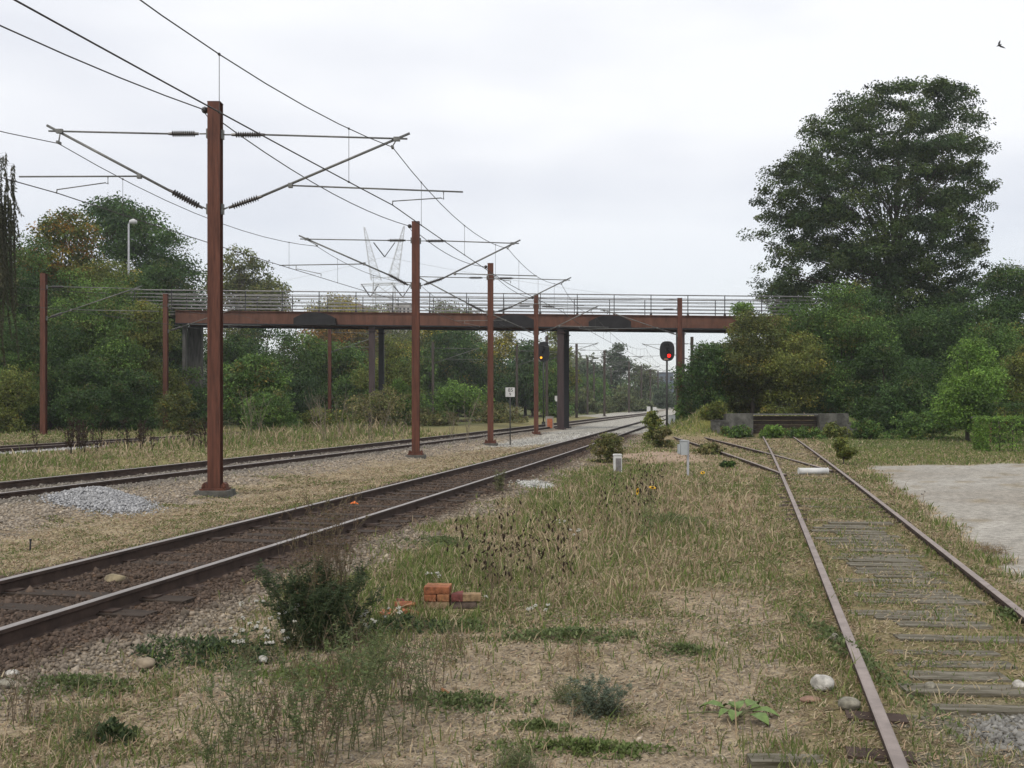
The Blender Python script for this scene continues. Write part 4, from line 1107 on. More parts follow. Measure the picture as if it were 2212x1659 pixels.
hedge('clipped light green hedge at the right edge of the yard', PX(2133, 38.0), PX(2133, 38.0) + 9, 38.0, 39.2, 1.30, 'bright', 41, tz(19, 38))
hedge('darker taller hedge behind the light green one', PX(2150, 44.5), PX(2150, 44.5) + 9, 44.5, 45.8, 1.75, 'dark', 42, tz(22, 45))

GLB = 'trees along the far left line'
tree('tree', 'tall dark green tree behind the street lamp, highest of the left-hand wood', 'tree', GLB, 285, 86, 432, 270, 'dark', 51, 0.12, 10, flat=0.5, leafpx=2.8)
tree('tree', 'tree with orange and yellow autumn leaves at upper left', 'tree', GLB, 135, 74, 468, 250, 'turning', 52, 0.08, 10, flat=0.55, leafpx=2.7)
tree('tree', 'dark spreading tree between lamp and bridge end', 'tree', GLB, 365, 80, 500, 150, 'dark', 53, 0.1, 8, flat=0.5)
tree('tree', 'dark green tree at the left edge behind the nearest far-line mast', 'tree', GLB, 20, 66, 560, 220, 'dark', 54, 0.04, 10)
tree('tree', 'broad dark green tree filling the gap right of the far-left mast', 'tree', GLB, 205, 64, 600, 260, 'mid', 55, 0.03, 12)
tree('bush', 'olive green bush below the left end of the bridge', 'bush', GLB, 315, 63, 650, 150, 'olive', 56, 0.03, 9)
tree('bush', 'low mid green bush at the foot of the far-left mast', 'bush', GLB, 45, 57, 760, 170, 'mid', 57, 0.0, 9)
tree('bush', 'low dark bush right of the far-left mast', 'bush', GLB, 180, 57, 770, 170, 'dark', 58, 0.0, 9)
tree('bush', 'yellowish bush in front of the mast at the bridge end', 'bush', GLB, 385, 54, 850, 110, 'yellowing', 59, 0.0, 8)
tree('bush', 'dark green bush between the far-left mast and the yellowish bush', 'bush', GLB, 285, 58, 800, 120, 'dark', 60, 0.0, 8)
tree('tree', 'thin pale tree showing sky through its crown behind the bridge', 'tree', GLB, 530, 112, 530, 175, 'thin', 61, 0.3, 10, dens=0.55, flat=0.5, n_br=90, gz=0, leafpx=2.6, cl=0.07)
for i, (px, Y_, top, wd, pal, lab) in enumerate([(70, 70, 500, 250, 'mid', 'tall green tree behind the willow'), (240, 72, 560, 230, 'olive', 'olive tree below the street lamp'), (300, 70, 590, 180, 'dark', 'dark tree just left of the bridge end'),
        (110, 60, 690, 230, 'dark', 'dark bush behind the far-left mast'), (245, 61, 720, 190, 'mid', 'mid green bush in the middle of the left-hand thicket'), (15, 54, 800, 130, 'olive', 'low bush at the left edge below the willow'), (408, 66, 792, 90, 'mid', 'green bush half covering the left bridge pier'), (25, 58, 680, 190, 'dark', 'dark bush low at the left edge, under the willow strands'), (-30, 60, 640, 190, 'mid', 'green tree cut by the left edge below the willow'), (440, 64, 838, 110, 'dark', 'dark bush behind the nearest mast under the bridge end')]):
    tree('bush' if top > 650 else 'tree', lab, 'bush' if top > 650 else 'tree', GLB, px, Y_, top, wd, pal, 160 + i, 0.0, 10, flat=0.65, dens=0.8)
GUB = 'bushes under the footbridge'
tree('bush', 'bright green bush right of the nearest mast, under the bridge', 'bush', GUB, 545, 58, 762, 170, 'mid', 71, 0.0, 9, leafpx=2.6)
tree('bush', 'low green bush with bare stems right of the nearest mast', 'bush', GUB, 590, 53, 845, 150, 'mid', 72, 0.0, 8, n_br=60)
tree('tree', 'dark tree in the shade under the left part of the bridge', 'tree', GUB, 570, 84, 680, 260, 'dark', 73, 0.02, 11, gz=0)
tree('tree', 'green tree under the bridge left of the paired columns', 'tree', GUB, 735, 90, 735, 190, 'mid', 74, 0.02, 10, gz=0)
tree('tree', 'yellow-leaved tree just under the girder left of the paired columns', 'tree', GUB, 745, 122, 676, 190, 'autumn', 75, 0.2, 8, gz=0)
tree('tree', 'yellowing tree right of the paired columns', 'tree', GUB, 900, 118, 690, 170, 'yellow', 76, 0.15, 9, gz=0)
tree('tree', 'dull green tree behind the paired columns', 'tree', GUB, 850, 92, 770, 170, 'mid', 77, 0.02, 9, gz=0)
tree('bush', 'yellow-green bush at the foot of the paired columns', 'bush', GUB, 690, 60, 880, 110, 'olive', 78, 0.0, 8)
tree('bush', 'grey-green leafless scrub in front of the paired columns', 'bush', GUB, 820, 62, 850, 170, 'scrub', 79, 0.0, 9, dens=0.45, n_br=120, trunk=0.06)
tree('bush', 'green bush left of the second foreground mast', 'bush', GUB, 865, 74, 820, 90, 'bright', 80, 0.0, 7)
tree('tree', 'dark tree between second and third foreground masts', 'tree', GUB, 985, 116, 715, 190, 'dark', 81, 0.03, 10, gz=0)
tree('tree', 'yellow-tinged tree under the girder beside the third mast', 'tree', GUB, 1085, 128, 690, 150, 'yellow', 82, 0.1, 9, gz=0)
tree('bush', 'bright green bush between second and third foreground masts', 'bush', GUB, 990, 92, 825, 120, 'bright', 83, 0.0, 9)
tree('tree', 'dark tree behind the amber signal', 'tree', GUB, 1135, 124, 735, 130, 'dark', 84, 0.03, 9, gz=0)
tree('tree', 'green tree behind the big bridge column', 'tree', GUB, 1205, 128, 712, 95, 'olive', 85, 0.05, 8, gz=0)
tree('bush', 'low scrub behind the kilometre sign', 'bush', GUB, 1075, 82, 868, 140, 'scrub', 86, 0.0, 8, dens=0.7)
tree('bush', 'low scrub left of the third foreground mast', 'bush', GUB, 930, 72, 880, 120, 'scrub', 87, 0.0, 8, dens=0.7)
for i, (px, Y_, top, wd, pal, lab) in enumerate([(640, 88, 735, 220, 'mid', 'leafy green tree under the bridge right of the nearest mast'), (770, 86, 800, 170, 'mid', 'green bush just left of the paired columns'), (840, 80, 720, 150, 'olive', 'olive tree right behind the paired columns'),
        (930, 113, 745, 160, 'mid', 'green tree right of the second foreground mast'), (1040, 118, 780, 170, 'dark', 'dark bush behind the third foreground mast'), (1150, 121, 790, 130, 'dark', 'dark bush behind the fourth foreground mast'), (515, 76, 720, 150, 'dark', 'dark tree behind the nearest mast under the bridge'), (1195, 110, 780, 90, 'mid', 'green bush beside the big bridge column')]):
    tree('bush' if top > 770 else 'tree', lab, 'bush' if top > 770 else 'tree', GUB, px, Y_, top, wd, pal, 180 + i, 0.0, 10, flat=0.65, dens=0.8, gz=0)
GFB = 'far trees beyond the bridge'
tree('conifer', 'tall dark conifer standing out on the far skyline', 'tree', GFB, 1330, 205, 742, 70, 'hazed_dark', 91, 0.05, 9, gz=0)
tree('tree', 'dark far tree left of the tall conifer', 'tree', GFB, 1290, 190, 792, 110, 'hazed_dark', 92, 0.03, 9, gz=0)
tree('tree', 'rounded olive far tree below the tall conifer', 'tree', GFB, 1335, 165, 832, 80, 'hazed', 93, 0.0, 8, gz=0)
tree('tree', 'dusky far tree right of the tall conifer', 'tree', GFB, 1388, 215, 785, 80, 'hazed', 94, 0.03, 9, gz=0)
tree('tree', 'pale far bush just right of the big bridge column', 'tree', GFB, 1258, 150, 835, 70, 'hazed', 95, 0.0, 8, gz=0)
tree('tree', 'far tree before the slate-grey tower block', 'tree', GFB, 1425, 200, 838, 90, 'hazed_dark', 96, 0.0, 8, gz=0)
tree('tree', 'low far bushes at the end of the line', 'bush', GFB, 1385, 170, 860, 60, 'hazed', 97, 0.0, 7, gz=0)
tree('tree', 'yellow-brown tree seen between the bridge railings left of the pylon', 'tree', GFB, 725, 170, 636, 150, 'yellow', 102, 0.1, 10, gz=0)
tree('tree', 'grey-green tree seen between the bridge railings under the pylon', 'tree', GFB, 830, 190, 655, 190, 'thin', 103, 0.1, 10, gz=0)
tree('tree', 'grey-green treetop behind the railing left of the third mast', 'tree', GFB, 965, 190, 650, 200, 'thin', 99, 0.1, 10, gz=0)
tree('tree', 'dense dark green far tree right behind the mast beyond the column', 'tree', GFB, 1268, 178, 806, 120, 'mid', 104, 0.0, 10, gz=0)
tree('tree', 'dense green far tree closing the view along the tracks', 'tree', GFB, 1350, 250, 812, 150, 'mid', 105, 0.0, 10, gz=0)
tree('tree', 'dense far tree left of the red signal post', 'tree', GFB, 1412, 235, 822, 110, 'dark', 106, 0.0, 10, gz=0)
# belt of far woodland that closes the view
proto_w = tree('far_tree', 'distant tree in the belt of woodland behind everything', 'tree', 'distant belt of woodland', -900, 330, 780, 260, 'hazed', 101, 0.0, 10, gz=0, leafpx=3.2, n_br=10)
rw = random.Random(8)
for i in range(26):
    a = -900 + i * 150 + rw.uniform(-40, 40)
    if 1220 < a < 1480: continue
    c = copy_tree(proto_w); Yw = rw.uniform(300, 380)
    place(c, (PX(a, Yw), Yw, 0), rw.uniform(0, 6), rw.uniform(0.75, 1.15))
# shrubs by the tracks
GSH = 'brownish shrubs beside the main line'
tree('shrub', 'brown-green shrub on the near shoulder behind the white marker box', 'shrub', GSH, 1312, 31, 936, 86, 'scrub', 111, 0.0, 6, dens=0.5, leafpx=2.2, n_br=70, trunk=0.03)
tree('shrub', 'taller dark shrub left of the red signal post', 'shrub', GSH, 1410, 46, 886, 46, 'olive', 112, 0.0, 6, dens=0.5, leafpx=2.2, n_br=60, trunk=0.03)
tree('shrub', 'brownish shrub left of the grey post cabinet', 'shrub', GSH, 1432, 41, 922, 48, 'scrub', 113, 0.0, 5, dens=0.5, leafpx=2.2, n_br=40, trunk=0.03)
tree('shrub', 'low dark scrub by the old turnout right of the post cabinet', 'shrub', GSH, 1530, 36, 955, 70, 'scrub', 114, 0.0, 6, dens=0.6, leafpx=2.2, n_br=40, trunk=0.03)
tree('shrub', 'feathery green shrub right of the siding rails by the buffer', 'shrub', GSH, 1822, 30, 944, 50, 'olive', 115, 0.0, 6, dens=0.5, leafpx=2.1, n_br=60, trunk=0.02)
tree('shrub', 'dark low plant left of the turnout rails', 'shrub', GSH, 1572, 29, 998, 30, 'dark', 116, 0.0, 5, leafpx=2.1, n_br=20, trunk=0.02)

GBW = 'weeds in front of the buffer wall'
for i, (px, Y_, top, wd, pal, lab) in enumerate([(1590, 52, 922, 80, 'mid', 'green weeds before the left wing of the buffer wall'), (1665, 51.5, 918, 70, 'bright', 'tall green weeds before the dark recess, left half'), (1735, 51, 924, 80, 'mid', 'green weeds before the dark recess, right half'),
        (1800, 51.5, 918, 70, 'olive', 'olive weeds before the right wing of the buffer wall'), (1868, 51.5, 905, 70, 'mid', 'green weeds at the right end of the buffer wall'), (1545, 54, 868, 70, 'olive', 'grassy weeds on the bank left of the buffer wall')]):
    tree('tall_weeds', lab, 'weeds', GBW, px, Y_, top, wd, pal, 200 + i, 0.0, 7, flat=1.0, dens=0.7, n_br=50, trunk=0.015)
# willow at the left edge: trunk and hanging strands
def willow():
    Y = 40.0; x = PX(-84, Y); rng = np.random.default_rng(5)
    e = empty('willow', (x, Y, tz(x, Y)), 0, 'weeping willow with long hanging strands at the left edge', 'tree')
    mb = MB(); mb.tube([(0, 0, -0.3), (0.15, 0, 3), (0.1, 0.1, 7), (0.3, 0, 10.5)], [0.4, 0.3, 0.22, 0.08], 9)
    V, Fs, Cs_ = [], [], []; n0 = 0
    for i in range(260):
        a = rng.uniform(0, 2 * PI); rr = 1.75 * math.sqrt(rng.uniform(0.02, 1))
        top = Vector((0.2 + rr * math.cos(a), rr * math.sin(a), rng.uniform(9.6, 13.2) - rr * 0.9)); ln = rng.uniform(1.5, 5.5) * rng.uniform(0.7, 1.3); wv = rng.uniform(-0.35, 0.35)
        q = Vector((0.25, 0, min(10.3, top.z - 0.3)))
        mb.tube([q, q.lerp(top, 0.5) + Vector((0, 0, 0.5)), top, top - Vector((-0.05 - wv * 0.25, 0, ln * 0.5)), top - Vector((-0.1 - wv, 0, ln))], [0.02, 0.012, 0.007, 0.005, 0.003], 4, cap=False)
        K = int(ln * 75)
        t = rng.random(K); P = np.array(top)[None, :] - np.stack([-(0.1 + wv) * t * t, 0 * t, ln * t], 1)
        d = rng.normal(0, 0.35, (K, 3)); d[:, 2] -= 1; d /= np.linalg.norm(d, axis=1, keepdims=True)
        s_ = np.cross(d, rng.normal(0, 1, (K, 3))); s_ /= np.linalg.norm(s_, axis=1, keepdims=True)
        l_ = rng.uniform(0.10, 0.2, K)[:, None]
        V.append(np.stack([P, P + d * l_ * 0.5 + s_ * 0.022, P + d * l_, P + d * l_ * 0.5 - s_ * 0.022], 1).reshape(-1, 3))
        Fs.append(np.arange(K * 4).reshape(K, 4) + n0); n0 += K * 4
        cl_ = np.array(PAL['willow'][i % 2][0]); Cs_.append(np.repeat(cl_[None, :], K, 0) * rng.uniform(0.7, 1.3, (K, 1)))
    mb.build('trunk', M_BARK, e); np_mesh('crown', np.concatenate(V), np.concatenate(Fs), M_LEAF, np.concatenate(Cs_), e)
willow()

# ------------------------------------------------------------------ grass blades and ballast stones
def scatter_pts(rng, n, y0, y1, spread=0.60, extra=1.2):
    Y = y0 * (y1 / y0) ** rng.random(n)
    X = rng.uniform(-1, 1, n) * (spread * Y + extra)
    return X, Y
xb_c = PX(943, 9.22)
def make_grass():
    rng = np.random.default_rng(77)
    X, Y = scatter_pts(rng, 900000, 4.2, 58)
    col, stone, gd, gg, tall, pave = ground_cover(X, Y)
    cl_ = fbm(X, Y, 2.6, 91) * 0.6 + fbm(X, Y, 9, 95) * 0.4
    on_boards = (np.abs(X - Cs(Y)) < 0.6) & (Y > 5.9) & (Y < 15.3)
    prob = np.where(on_boards, 0.45, 1.0) * np.clip(np.maximum(gd * (0.16 + 3.2 * np.clip(tall - 0.04, 0, 0.2)), gg * 0.9), 0, 1) * sst(0.34, 0.58, cl_)
    keep = rng.random(len(X)) < prob
    X, Y, gd, gg, tall, cl_ = X[keep], Y[keep], gd[keep], gg[keep], tall[keep], cl_[keep]
    nb = ~((np.abs(X - (xb_c + 0.13)) < 0.30) & (Y > 9.06) & (Y < 9.5))     # the bricks lie here
    X, Y, gd, gg, tall, cl_ = X[nb], Y[nb], gd[nb], gg[nb], tall[nb], cl_[nb]
    n = len(X)
    gfrac = gg / (gg + gd * 0.40 + 1e-6)
    isg = rng.random(n) < gfrac
    h = (tall + 0.02) * rng.lognormal(-0.15, 0.42, n) * (0.65 + 0.9 * cl_)
    h = np.where(isg, h * 0.9, h)
    w_ = (0.0014 + 0.00046 * Y) * rng.uniform(0.7, 1.3, n)
    a = rng.uniform(0, 2 * PI, n); lean = rng.uniform(0.15, 0.9, n) * np.where(isg, 0.8, 1.15)
    fl = (~isg) & (rng.random(n) < 0.35)
    lean = np.where(fl, rng.uniform(1.2, 3.0, n), lean); h = np.where(fl, h * 0.6, h)
    dx, dy = np.cos(a) * lean * h, np.sin(a) * lean * h * 0.8
    b = rng.uniform(-0.9, 0.9, n); sx_, sy_ = np.cos(b) * w_, np.sin(b) * w_
    Z = terrain(X, Y) - 0.01
    P0 = np.stack([X - sx_, Y - sy_, Z], 1); P1 = np.stack([X + sx_, Y + sy_, Z], 1)
    M0 = np.stack([X + dx * 0.35 + sx_ * 0.8, Y + dy * 0.35 + sy_ * 0.8, Z + h * 0.62], 1); M1 = np.stack([X + dx * 0.35 - sx_ * 0.8, Y + dy * 0.35 - sy_ * 0.8, Z + h * 0.62], 1)
    T0 = np.stack([X + dx + sx_ * 0.12, Y + dy + sy_ * 0.12, Z + h], 1); T1 = np.stack([X + dx - sx_ * 0.12, Y + dy - sy_ * 0.12, Z + h], 1)
    V = np.stack([P0, P1, M0, M1, T0, T1], 1).reshape(-1, 3)
    i = np.arange(n) * 6
    Fc = np.concatenate([np.stack([i, i + 1, i + 2, i + 3], 1), np.stack([i + 3, i + 2, i + 4, i + 5], 1)])
    dry = np.array([(0.40, 0.32, 0.21), (0.34, 0.265, 0.17), (0.41, 0.34, 0.225), (0.27, 0.20, 0.13)])
    grn = np.array([(0.135, 0.18, 0.05), (0.165, 0.195, 0.065), (0.21, 0.215, 0.09), (0.105, 0.15, 0.045)])
    c = np.where(isg[:, None], grn[rng.integers(0, 4, n)], dry[rng.integers(0, 4, n)]) * rng.uniform(0.75, 1.25, (n, 1))
    o = np_mesh('grass', V, Fc, M_GRASS, np.concatenate([c, c]))
    tag(o, 'dry and green grass covering the ground between and beside the tracks', 'grass', kind='stuff')
make_grass()
def make_thatch():
    rng = np.random.default_rng(78)
    X, Y = scatter_pts(rng, 900000, 4.2, 50)
    col, stone, gd, gg, tall, pave = ground_cover(X, Y)
    cl_ = fbm(X, Y, 1.9, 191) * 0.55 + fbm(X, Y, 8, 195) * 0.45
    keep = rng.random(len(X)) < np.clip(np.maximum(gd, 0.5 * gg) * 1.1, 0.0, 1) * sst(0.33, 0.55, cl_)
    keep &= ~((np.abs(X - (xb_c + 0.13)) < 0.28) & (Y > 9.1) & (Y < 9.5))
    keep &= ~((np.abs(X - Cs(Y)) < 0.62) & (Y > 5.9) & (Y < 15.3) & (rng.random(len(X)) < 0.62))
    X, Y, gg = X[keep], Y[keep], gg[keep]; n = len(X)
    a = rng.uniform(0, 2 * PI, n); l_ = (0.012 + 0.045 * rng.random(n) ** 1.6 + 0.0011 * Y); w_ = (0.0011 + 0.00042 * Y) * rng.uniform(0.6, 1.3, n)
    dx, dy = np.cos(a) * l_, np.sin(a) * l_; nx, ny = -np.sin(a) * w_, np.cos(a) * w_
    z0 = terrain(X, Y) + rng.uniform(0.0, 0.012, n); z1 = z0 + rng.uniform(-0.1, 0.55, n) * l_
    V = np.stack([np.stack([X - nx, Y - ny, z0], 1), np.stack([X + nx, Y + ny, z0 + w_ * 0.6], 1), np.stack([X + dx + nx * 0.4, Y + dy + ny * 0.4, z1 + w_ * 0.3], 1), np.stack([X + dx - nx * 0.4, Y + dy - ny * 0.4, z1], 1)], 1).reshape(-1, 3)
    pal = np.array([(0.40, 0.325, 0.22), (0.33, 0.265, 0.175), (0.42, 0.35, 0.24), (0.22, 0.165, 0.11), (0.29, 0.265, 0.13), (0.39, 0.275, 0.185)])
    c = pal[rng.integers(0, 6, n)] * rng.uniform(0.7, 1.25, (n, 1))
    g = rng.random(n) < gg * 0.55
    c[g] = np.array((0.13, 0.155, 0.055)) * rng.uniform(0.7, 1.3, (g.sum(), 1))
    o = np_mesh('thatch', V, np.arange(n * 4).reshape(-1, 4), M_GRASS, c)
    tag(o, 'flattened dry straw matted on the ground', 'grass', kind='stuff')
make_thatch()
def make_groundcover():
    rng = np.random.default_rng(79)
    X, Y = scatter_pts(rng, 700000, 4.2, 26)
    col, stone, gd, gg, tall, pave = ground_cover(X, Y)
    p = fbm(X, Y, 1.1, 231) * 0.5 + fbm(X, Y, 4.5, 235) * 0.5
    keep = (rng.random(len(X)) < sst(0.46, 0.63, p + 0.10 * gg)) & (np.maximum(gd, gg) > 0.2) & (pave < 0.1)
    keep &= ~((np.abs(X - (xb_c + 0.13)) < 0.28) & (Y > 9.1) & (Y < 9.5))
    keep &= np.abs(np.abs(X - Cs(Y)) * 0.97 - 0.7535) > 0.05
    keep &= ~((np.abs(X - Cs(Y)) < 0.62) & (Y > 5.9) & (Y < 15.3) & (rng.random(len(X)) < 0.62))
    X, Y, p = X[keep], Y[keep], p[keep]; n = len(X)
    d = rng.normal(0, 1, (n, 3)); d[:, 2] = np.abs(d[:, 2]) * 0.6 + 0.05; d /= np.linalg.norm(d, axis=1, keepdims=True)
    s_ = np.cross(d, rng.normal(0, 0.6, (n, 3)) + np.array((0, 0, 1))); s_ /= np.linalg.norm(s_, axis=1, keepdims=True)
    l_ = ((0.007 + 0.0014 * Y) * rng.uniform(0.6, 1.6, n))[:, None]
    P = np.stack([X, Y, terrain(X, Y) + rng.random(n) ** 2 * 0.045 * sst(0.5, 0.75, p)], 1)
    V = np.stack([P, P + d * l_ * 0.5 + s_ * l_ * 0.28, P + d * l_, P + d * l_ * 0.5 - s_ * l_ * 0.28], 1).reshape(-1, 3)
    pal = np.array([(0.13, 0.17, 0.05), (0.17, 0.19, 0.07), (0.20, 0.19, 0.085), (0.10, 0.145, 0.045), (0.22, 0.165, 0.09)])
    c = pal[rng.integers(0, 5, n)] * rng.uniform(0.75, 1.25, (n, 1))
    o = np_mesh('ground_weeds', V, np.arange(n * 4).reshape(-1, 4), M_LEAF, c)
    tag(o, 'tiny low weeds and moss growing in patches over the dirt', 'weeds', kind='stuff')
make_groundcover()
OCT = np.array([(1, 0, 0), (-1, 0, 0), (0, 1, 0), (0, -1, 0), (0, 0, 1), (0, 0, -1)], float)
OCTF = np.array([(0, 2, 4), (2, 1, 4), (1, 3, 4), (3, 0, 4), (2, 0, 5), (1, 2, 5), (3, 1, 5), (0, 3, 5)])
def stones(name, label, X, Y, Z, s, cols, rng):
    n = len(X)
    D = OCT[None] * rng.uniform(0.55, 1.25, (n, 6, 1)) * (s[:, None, None] * np.stack([rng.uniform(0.8, 1.3, n), rng.uniform(0.7, 1.1, n), rng.uniform(0.5, 0.9, n)], 1)[:, None, :])
    a = rng.uniform(0, 2 * PI, n); ca, sa = np.cos(a), np.sin(a); t = rng.normal(0, 0.5, n); ct, st_ = np.cos(t), np.sin(t)
    x1 = D[..., 0] * ct[:, None] - D[..., 2] * st_[:, None]; z1 = D[..., 0] * st_[:, None] + D[..., 2] * ct[:, None]
    x2 = x1 * ca[:, None] - D[..., 1] * sa[:, None]; y2 = x1 * sa[:, None] + D[..., 1] * ca[:, None]
    V = np.stack([x2 + X[:, None], y2 + Y[:, None], z1 + Z[:, None]], -1).reshape(-1, 3)
    Fc = (OCTF[None] + (np.arange(n) * 6)[:, None, None]).reshape(-1, 3)
    o = np_mesh(name, V, Fc, M_STONE, np.repeat(cols, 8, 0) * rng.uniform(0.85, 1.15, (n * 8, 1)))
    return tag(o, label, 'gravel', kind='stuff')
def make_ballast():
    rng = np.random.default_rng(31)
    X, Y = scatter_pts(rng, 300000, 4.2, 62)
    col, stone, gd, gg, tall, pave = ground_cover(X, Y)
    keep = (rng.random(len(X)) < np.clip((stone - 0.14) * 1.2, 0, 1) ** 1.05) & (pave < 0.3)
    keep &= np.abs(np.abs(X - Cm(Y)) * 0.975 - 0.7535) > 0.09
    keep &= np.abs(np.abs(X - Cl(Y)) * 0.965 - 0.7535) > 0.09
    X, Y, col, stone = X[keep], Y[keep], col[keep], stone[keep]
    n = len(X)
    s = (0.005 + 0.022 * stone ** 1.6 * rng.random(n) ** 0.8 + 0.0006 * Y) * rng.uniform(0.7, 1.3, n) * np.where(rng.random(n) < 0.03, 1.6, 1)
    grey = col.mean(1, keepdims=True)
    c = (col * 0.7 + grey * 0.3) * rng.uniform(0.6, 1.35, (n, 1)) * np.where(rng.random((n, 1)) < 0.04, 1.5, 1)
    stones('ballast', 'crushed stone ballast beside and between the rails', X, Y, terrain(X, Y) + s * 0.2, s, np.clip(c, 0.02, 0.62), rng)
make_ballast()
# grey gravel heap
def gravel_heap():
    rng = np.random.default_rng(3); n = 5200
    cx_, cy = -7.75, 18.9
    u = rng.normal(0, 0.5, n); v = rng.normal(0, 0.42, n)
    q = np.exp(-(u ** 2 + v ** 2) * 0.9)
    ax = np.array((0.62, -0.78)); bx_ = np.array((0.78, 0.62))     # fan spills towards the viewer and right
    X = cx_ + ax[0] * (u * 1.2) + bx_[0] * v * 0.8; Y = cy + ax[1] * (u * 1.2) + bx_[1] * v * 0.8
    h = 0.27 * np.exp(-((u + 0.35) ** 2 * 1.1 + v ** 2 * 1.6))
    s = rng.uniform(0.018, 0.042, n)
    c = np.array((0.33, 0.33, 0.335))[None] * rng.uniform(0.6, 1.35, (n, 1))
    D = stones('gravel_heap', 'heap of pale grey gravel spilled beside the second line', X, Y, terrain(X, Y) + h * rng.uniform(0.7, 1.0, n), s, c, rng)
    D['category'] = 'gravel heap'; D['kind'] = 'thing'
    # solid core
    g = 24; uu, vv = np.meshgrid(np.linspace(-1.5, 1.7, g), np.linspace(-1.4, 1.4, g))
    Xc = cx_ + ax[0] * uu * 1.2 + bx_[0] * vv * 0.8; Yc = cy + ax[1] * uu * 1.2 + bx_[1] * vv * 0.8
    Zc = terrain(Xc, Yc) + 0.27 * np.exp(-((uu + 0.35) ** 2 * 1.1 + vv ** 2 * 1.6)) - 0.035
    i = (np.arange(g - 1)[:, None] * g + np.arange(g - 1)[None]).ravel()
    o = np_mesh('core', np.stack([Xc, Yc, Zc], -1).reshape(-1, 3), np.stack([i, i + 1, i + g + 1, i + g], 1), mat('heap_gravel', (0.22, 0.22, 0.222), 0.95, 0.5, 22, 1.0), None, D, smooth=True)
gravel_heap()

# ------------------------------------------------------------------ rocks and bricks
def rock(label, px, pb, wd, dp, h, m, seed, sink=0.15, name='rock', group=None):
    Y = YG(pb, 0.0); x = PX(px, Y); rng = np.random.default_rng(seed)
    import bmesh
    bm = bmesh.new(); bmesh.ops.create_icosphere(bm, subdivisions=3, radius=0.5)
    pl = [(Vector(rng.normal(0, 1, 3)).normalized(), rng.uniform(0.30, 0.46)) for _ in range(9)]
    for v in bm.verts:
        for nrm, dd in pl:
            t = v.co.dot(nrm)
            if t > dd: v.co -= nrm * (t - dd) * 0.85
        v.co *= 1 + 0.09 * (rng.random() - 0.5)
        v.co = Vector((v.co.x * wd, v.co.y * dp, v.co.z * h))
    me = bpy.data.meshes.new(name); bm.to_mesh(me); bm.free(); me.materials.append(m)
    me.polygons.foreach_set('use_smooth', np.ones(len(me.polygons), bool))
    zmin, zmax = min(v.co.z for v in me.vertices), max(v.co.z for v in me.vertices)
    o = bpy.data.objects.new(name, me); COL.objects.link(o)
    o.location = (x, Y + dp * 0.3, tz(x, Y) - zmin - sink * (zmax - zmin))
    tag(o, label, 'rock', group)
    return o
rock('rounded white rock lying left of the siding rail', 1780, 1503, 0.155, 0.125, 0.135, M_ROCKW, 1)
rock('flat grey-green rock touching the left siding rail', 1838, 1548, 0.15, 0.12, 0.10, M_ROCKG, 5)
rock('reddish broken stone lying before the white rock', 1752, 1522, 0.13, 0.08, 0.05, mat('red_rock', (0.24, 0.15, 0.11), 0.9, 0.35, 8, 0.4), 6)
rock('white stone at the left edge on the gravel shoulder', 22, 1468, 0.10, 0.08, 0.06, M_ROCKW, 7)
rock('pale grey stone at the left edge beside the white stone', 10, 1490, 0.12, 0.10, 0.07, M_ROCKG, 8)
rock('small white stone in the grass left of the dark bush', 566, 1420, 0.085, 0.07, 0.07, M_ROCKW, 9)
rock('pale buff block in the weeds at lower left', 310, 1437, 0.16, 0.11, 0.10, mat('buff_rock', (0.27, 0.22, 0.16), 0.9, 0.3, 8, 0.4), 10)
rock('small grey stone between the siding sleepers', 2512, 1905, 0.10, 0.09, 0.09, M_ROCKG, 11) if False else None
rock('small pale stone between the siding rails', 2012, 1503, 0.08, 0.07, 0.07, M_ROCKG, 12)
rock('grey stone on the outer side of the siding rail', 1808, 1398, 0.10, 0.09, 0.08, M_ROCKG, 13)
rock('small white stone at the right edge between the siding rails', 2206, 1500, 0.09, 0.08, 0.08, M_ROCKW, 14)
rock('yellowish stone lump lying between the main line rails', 245, 1262, 0.26, 0.16, 0.10, mat('ochre_rock', (0.23, 0.19, 0.12), 0.9, 0.4, 8, 0.4), 15)

def brick_mesh(m, L=0.236, W=0.112, H=0.066, seed=0, chip=0.0):
    import bmesh
    rng = np.random.default_rng(seed)
    bm = bmesh.new(); bmesh.ops.create_cube(bm, size=1.0)
    for v in bm.verts: v.co = Vector((v.co.x * L, v.co.y * W, v.co.z * H))
    bmesh.ops.bevel(bm, geom=bm.edges[:], offset=0.004, segments=2, affect='EDGES')
    for v in bm.verts: v.co += Vector(rng.normal(0, 0.0009, 3))
    if chip:
        nrm = Vector((0.8, 0.3, 0.7)).normalized(); dd = chip * L
        for v in bm.verts:
            t = v.co.dot(nrm)
            if t > dd: v.co -= nrm * (t - dd) * 0.9
    me = bpy.data.meshes.new('brick'); bm.to_mesh(me); bm.free(); me.materials.append(m)
    return me
def bmat(n, c): return mat('brick_' + n, c, 0.95, 0.45, 16, 0.6)
B_OR, B_OR2, B_TAN, B_TAN2, B_RED, B_BRN = bmat('orange', (0.25, 0.095, 0.046)), bmat('orange_pale', (0.27, 0.125, 0.062)), bmat('tan', (0.23, 0.165, 0.10)), bmat('ochre', (0.27, 0.185, 0.105)), bmat('dark_red', (0.15, 0.05, 0.045)), bmat('grey_brown', (0.12, 0.09, 0.075))
YBK = 9.22; xb = PX(943, YBK); zb_ = tz(xb, YBK) + 0.012
GBK = 'bricks stacked in the grass'
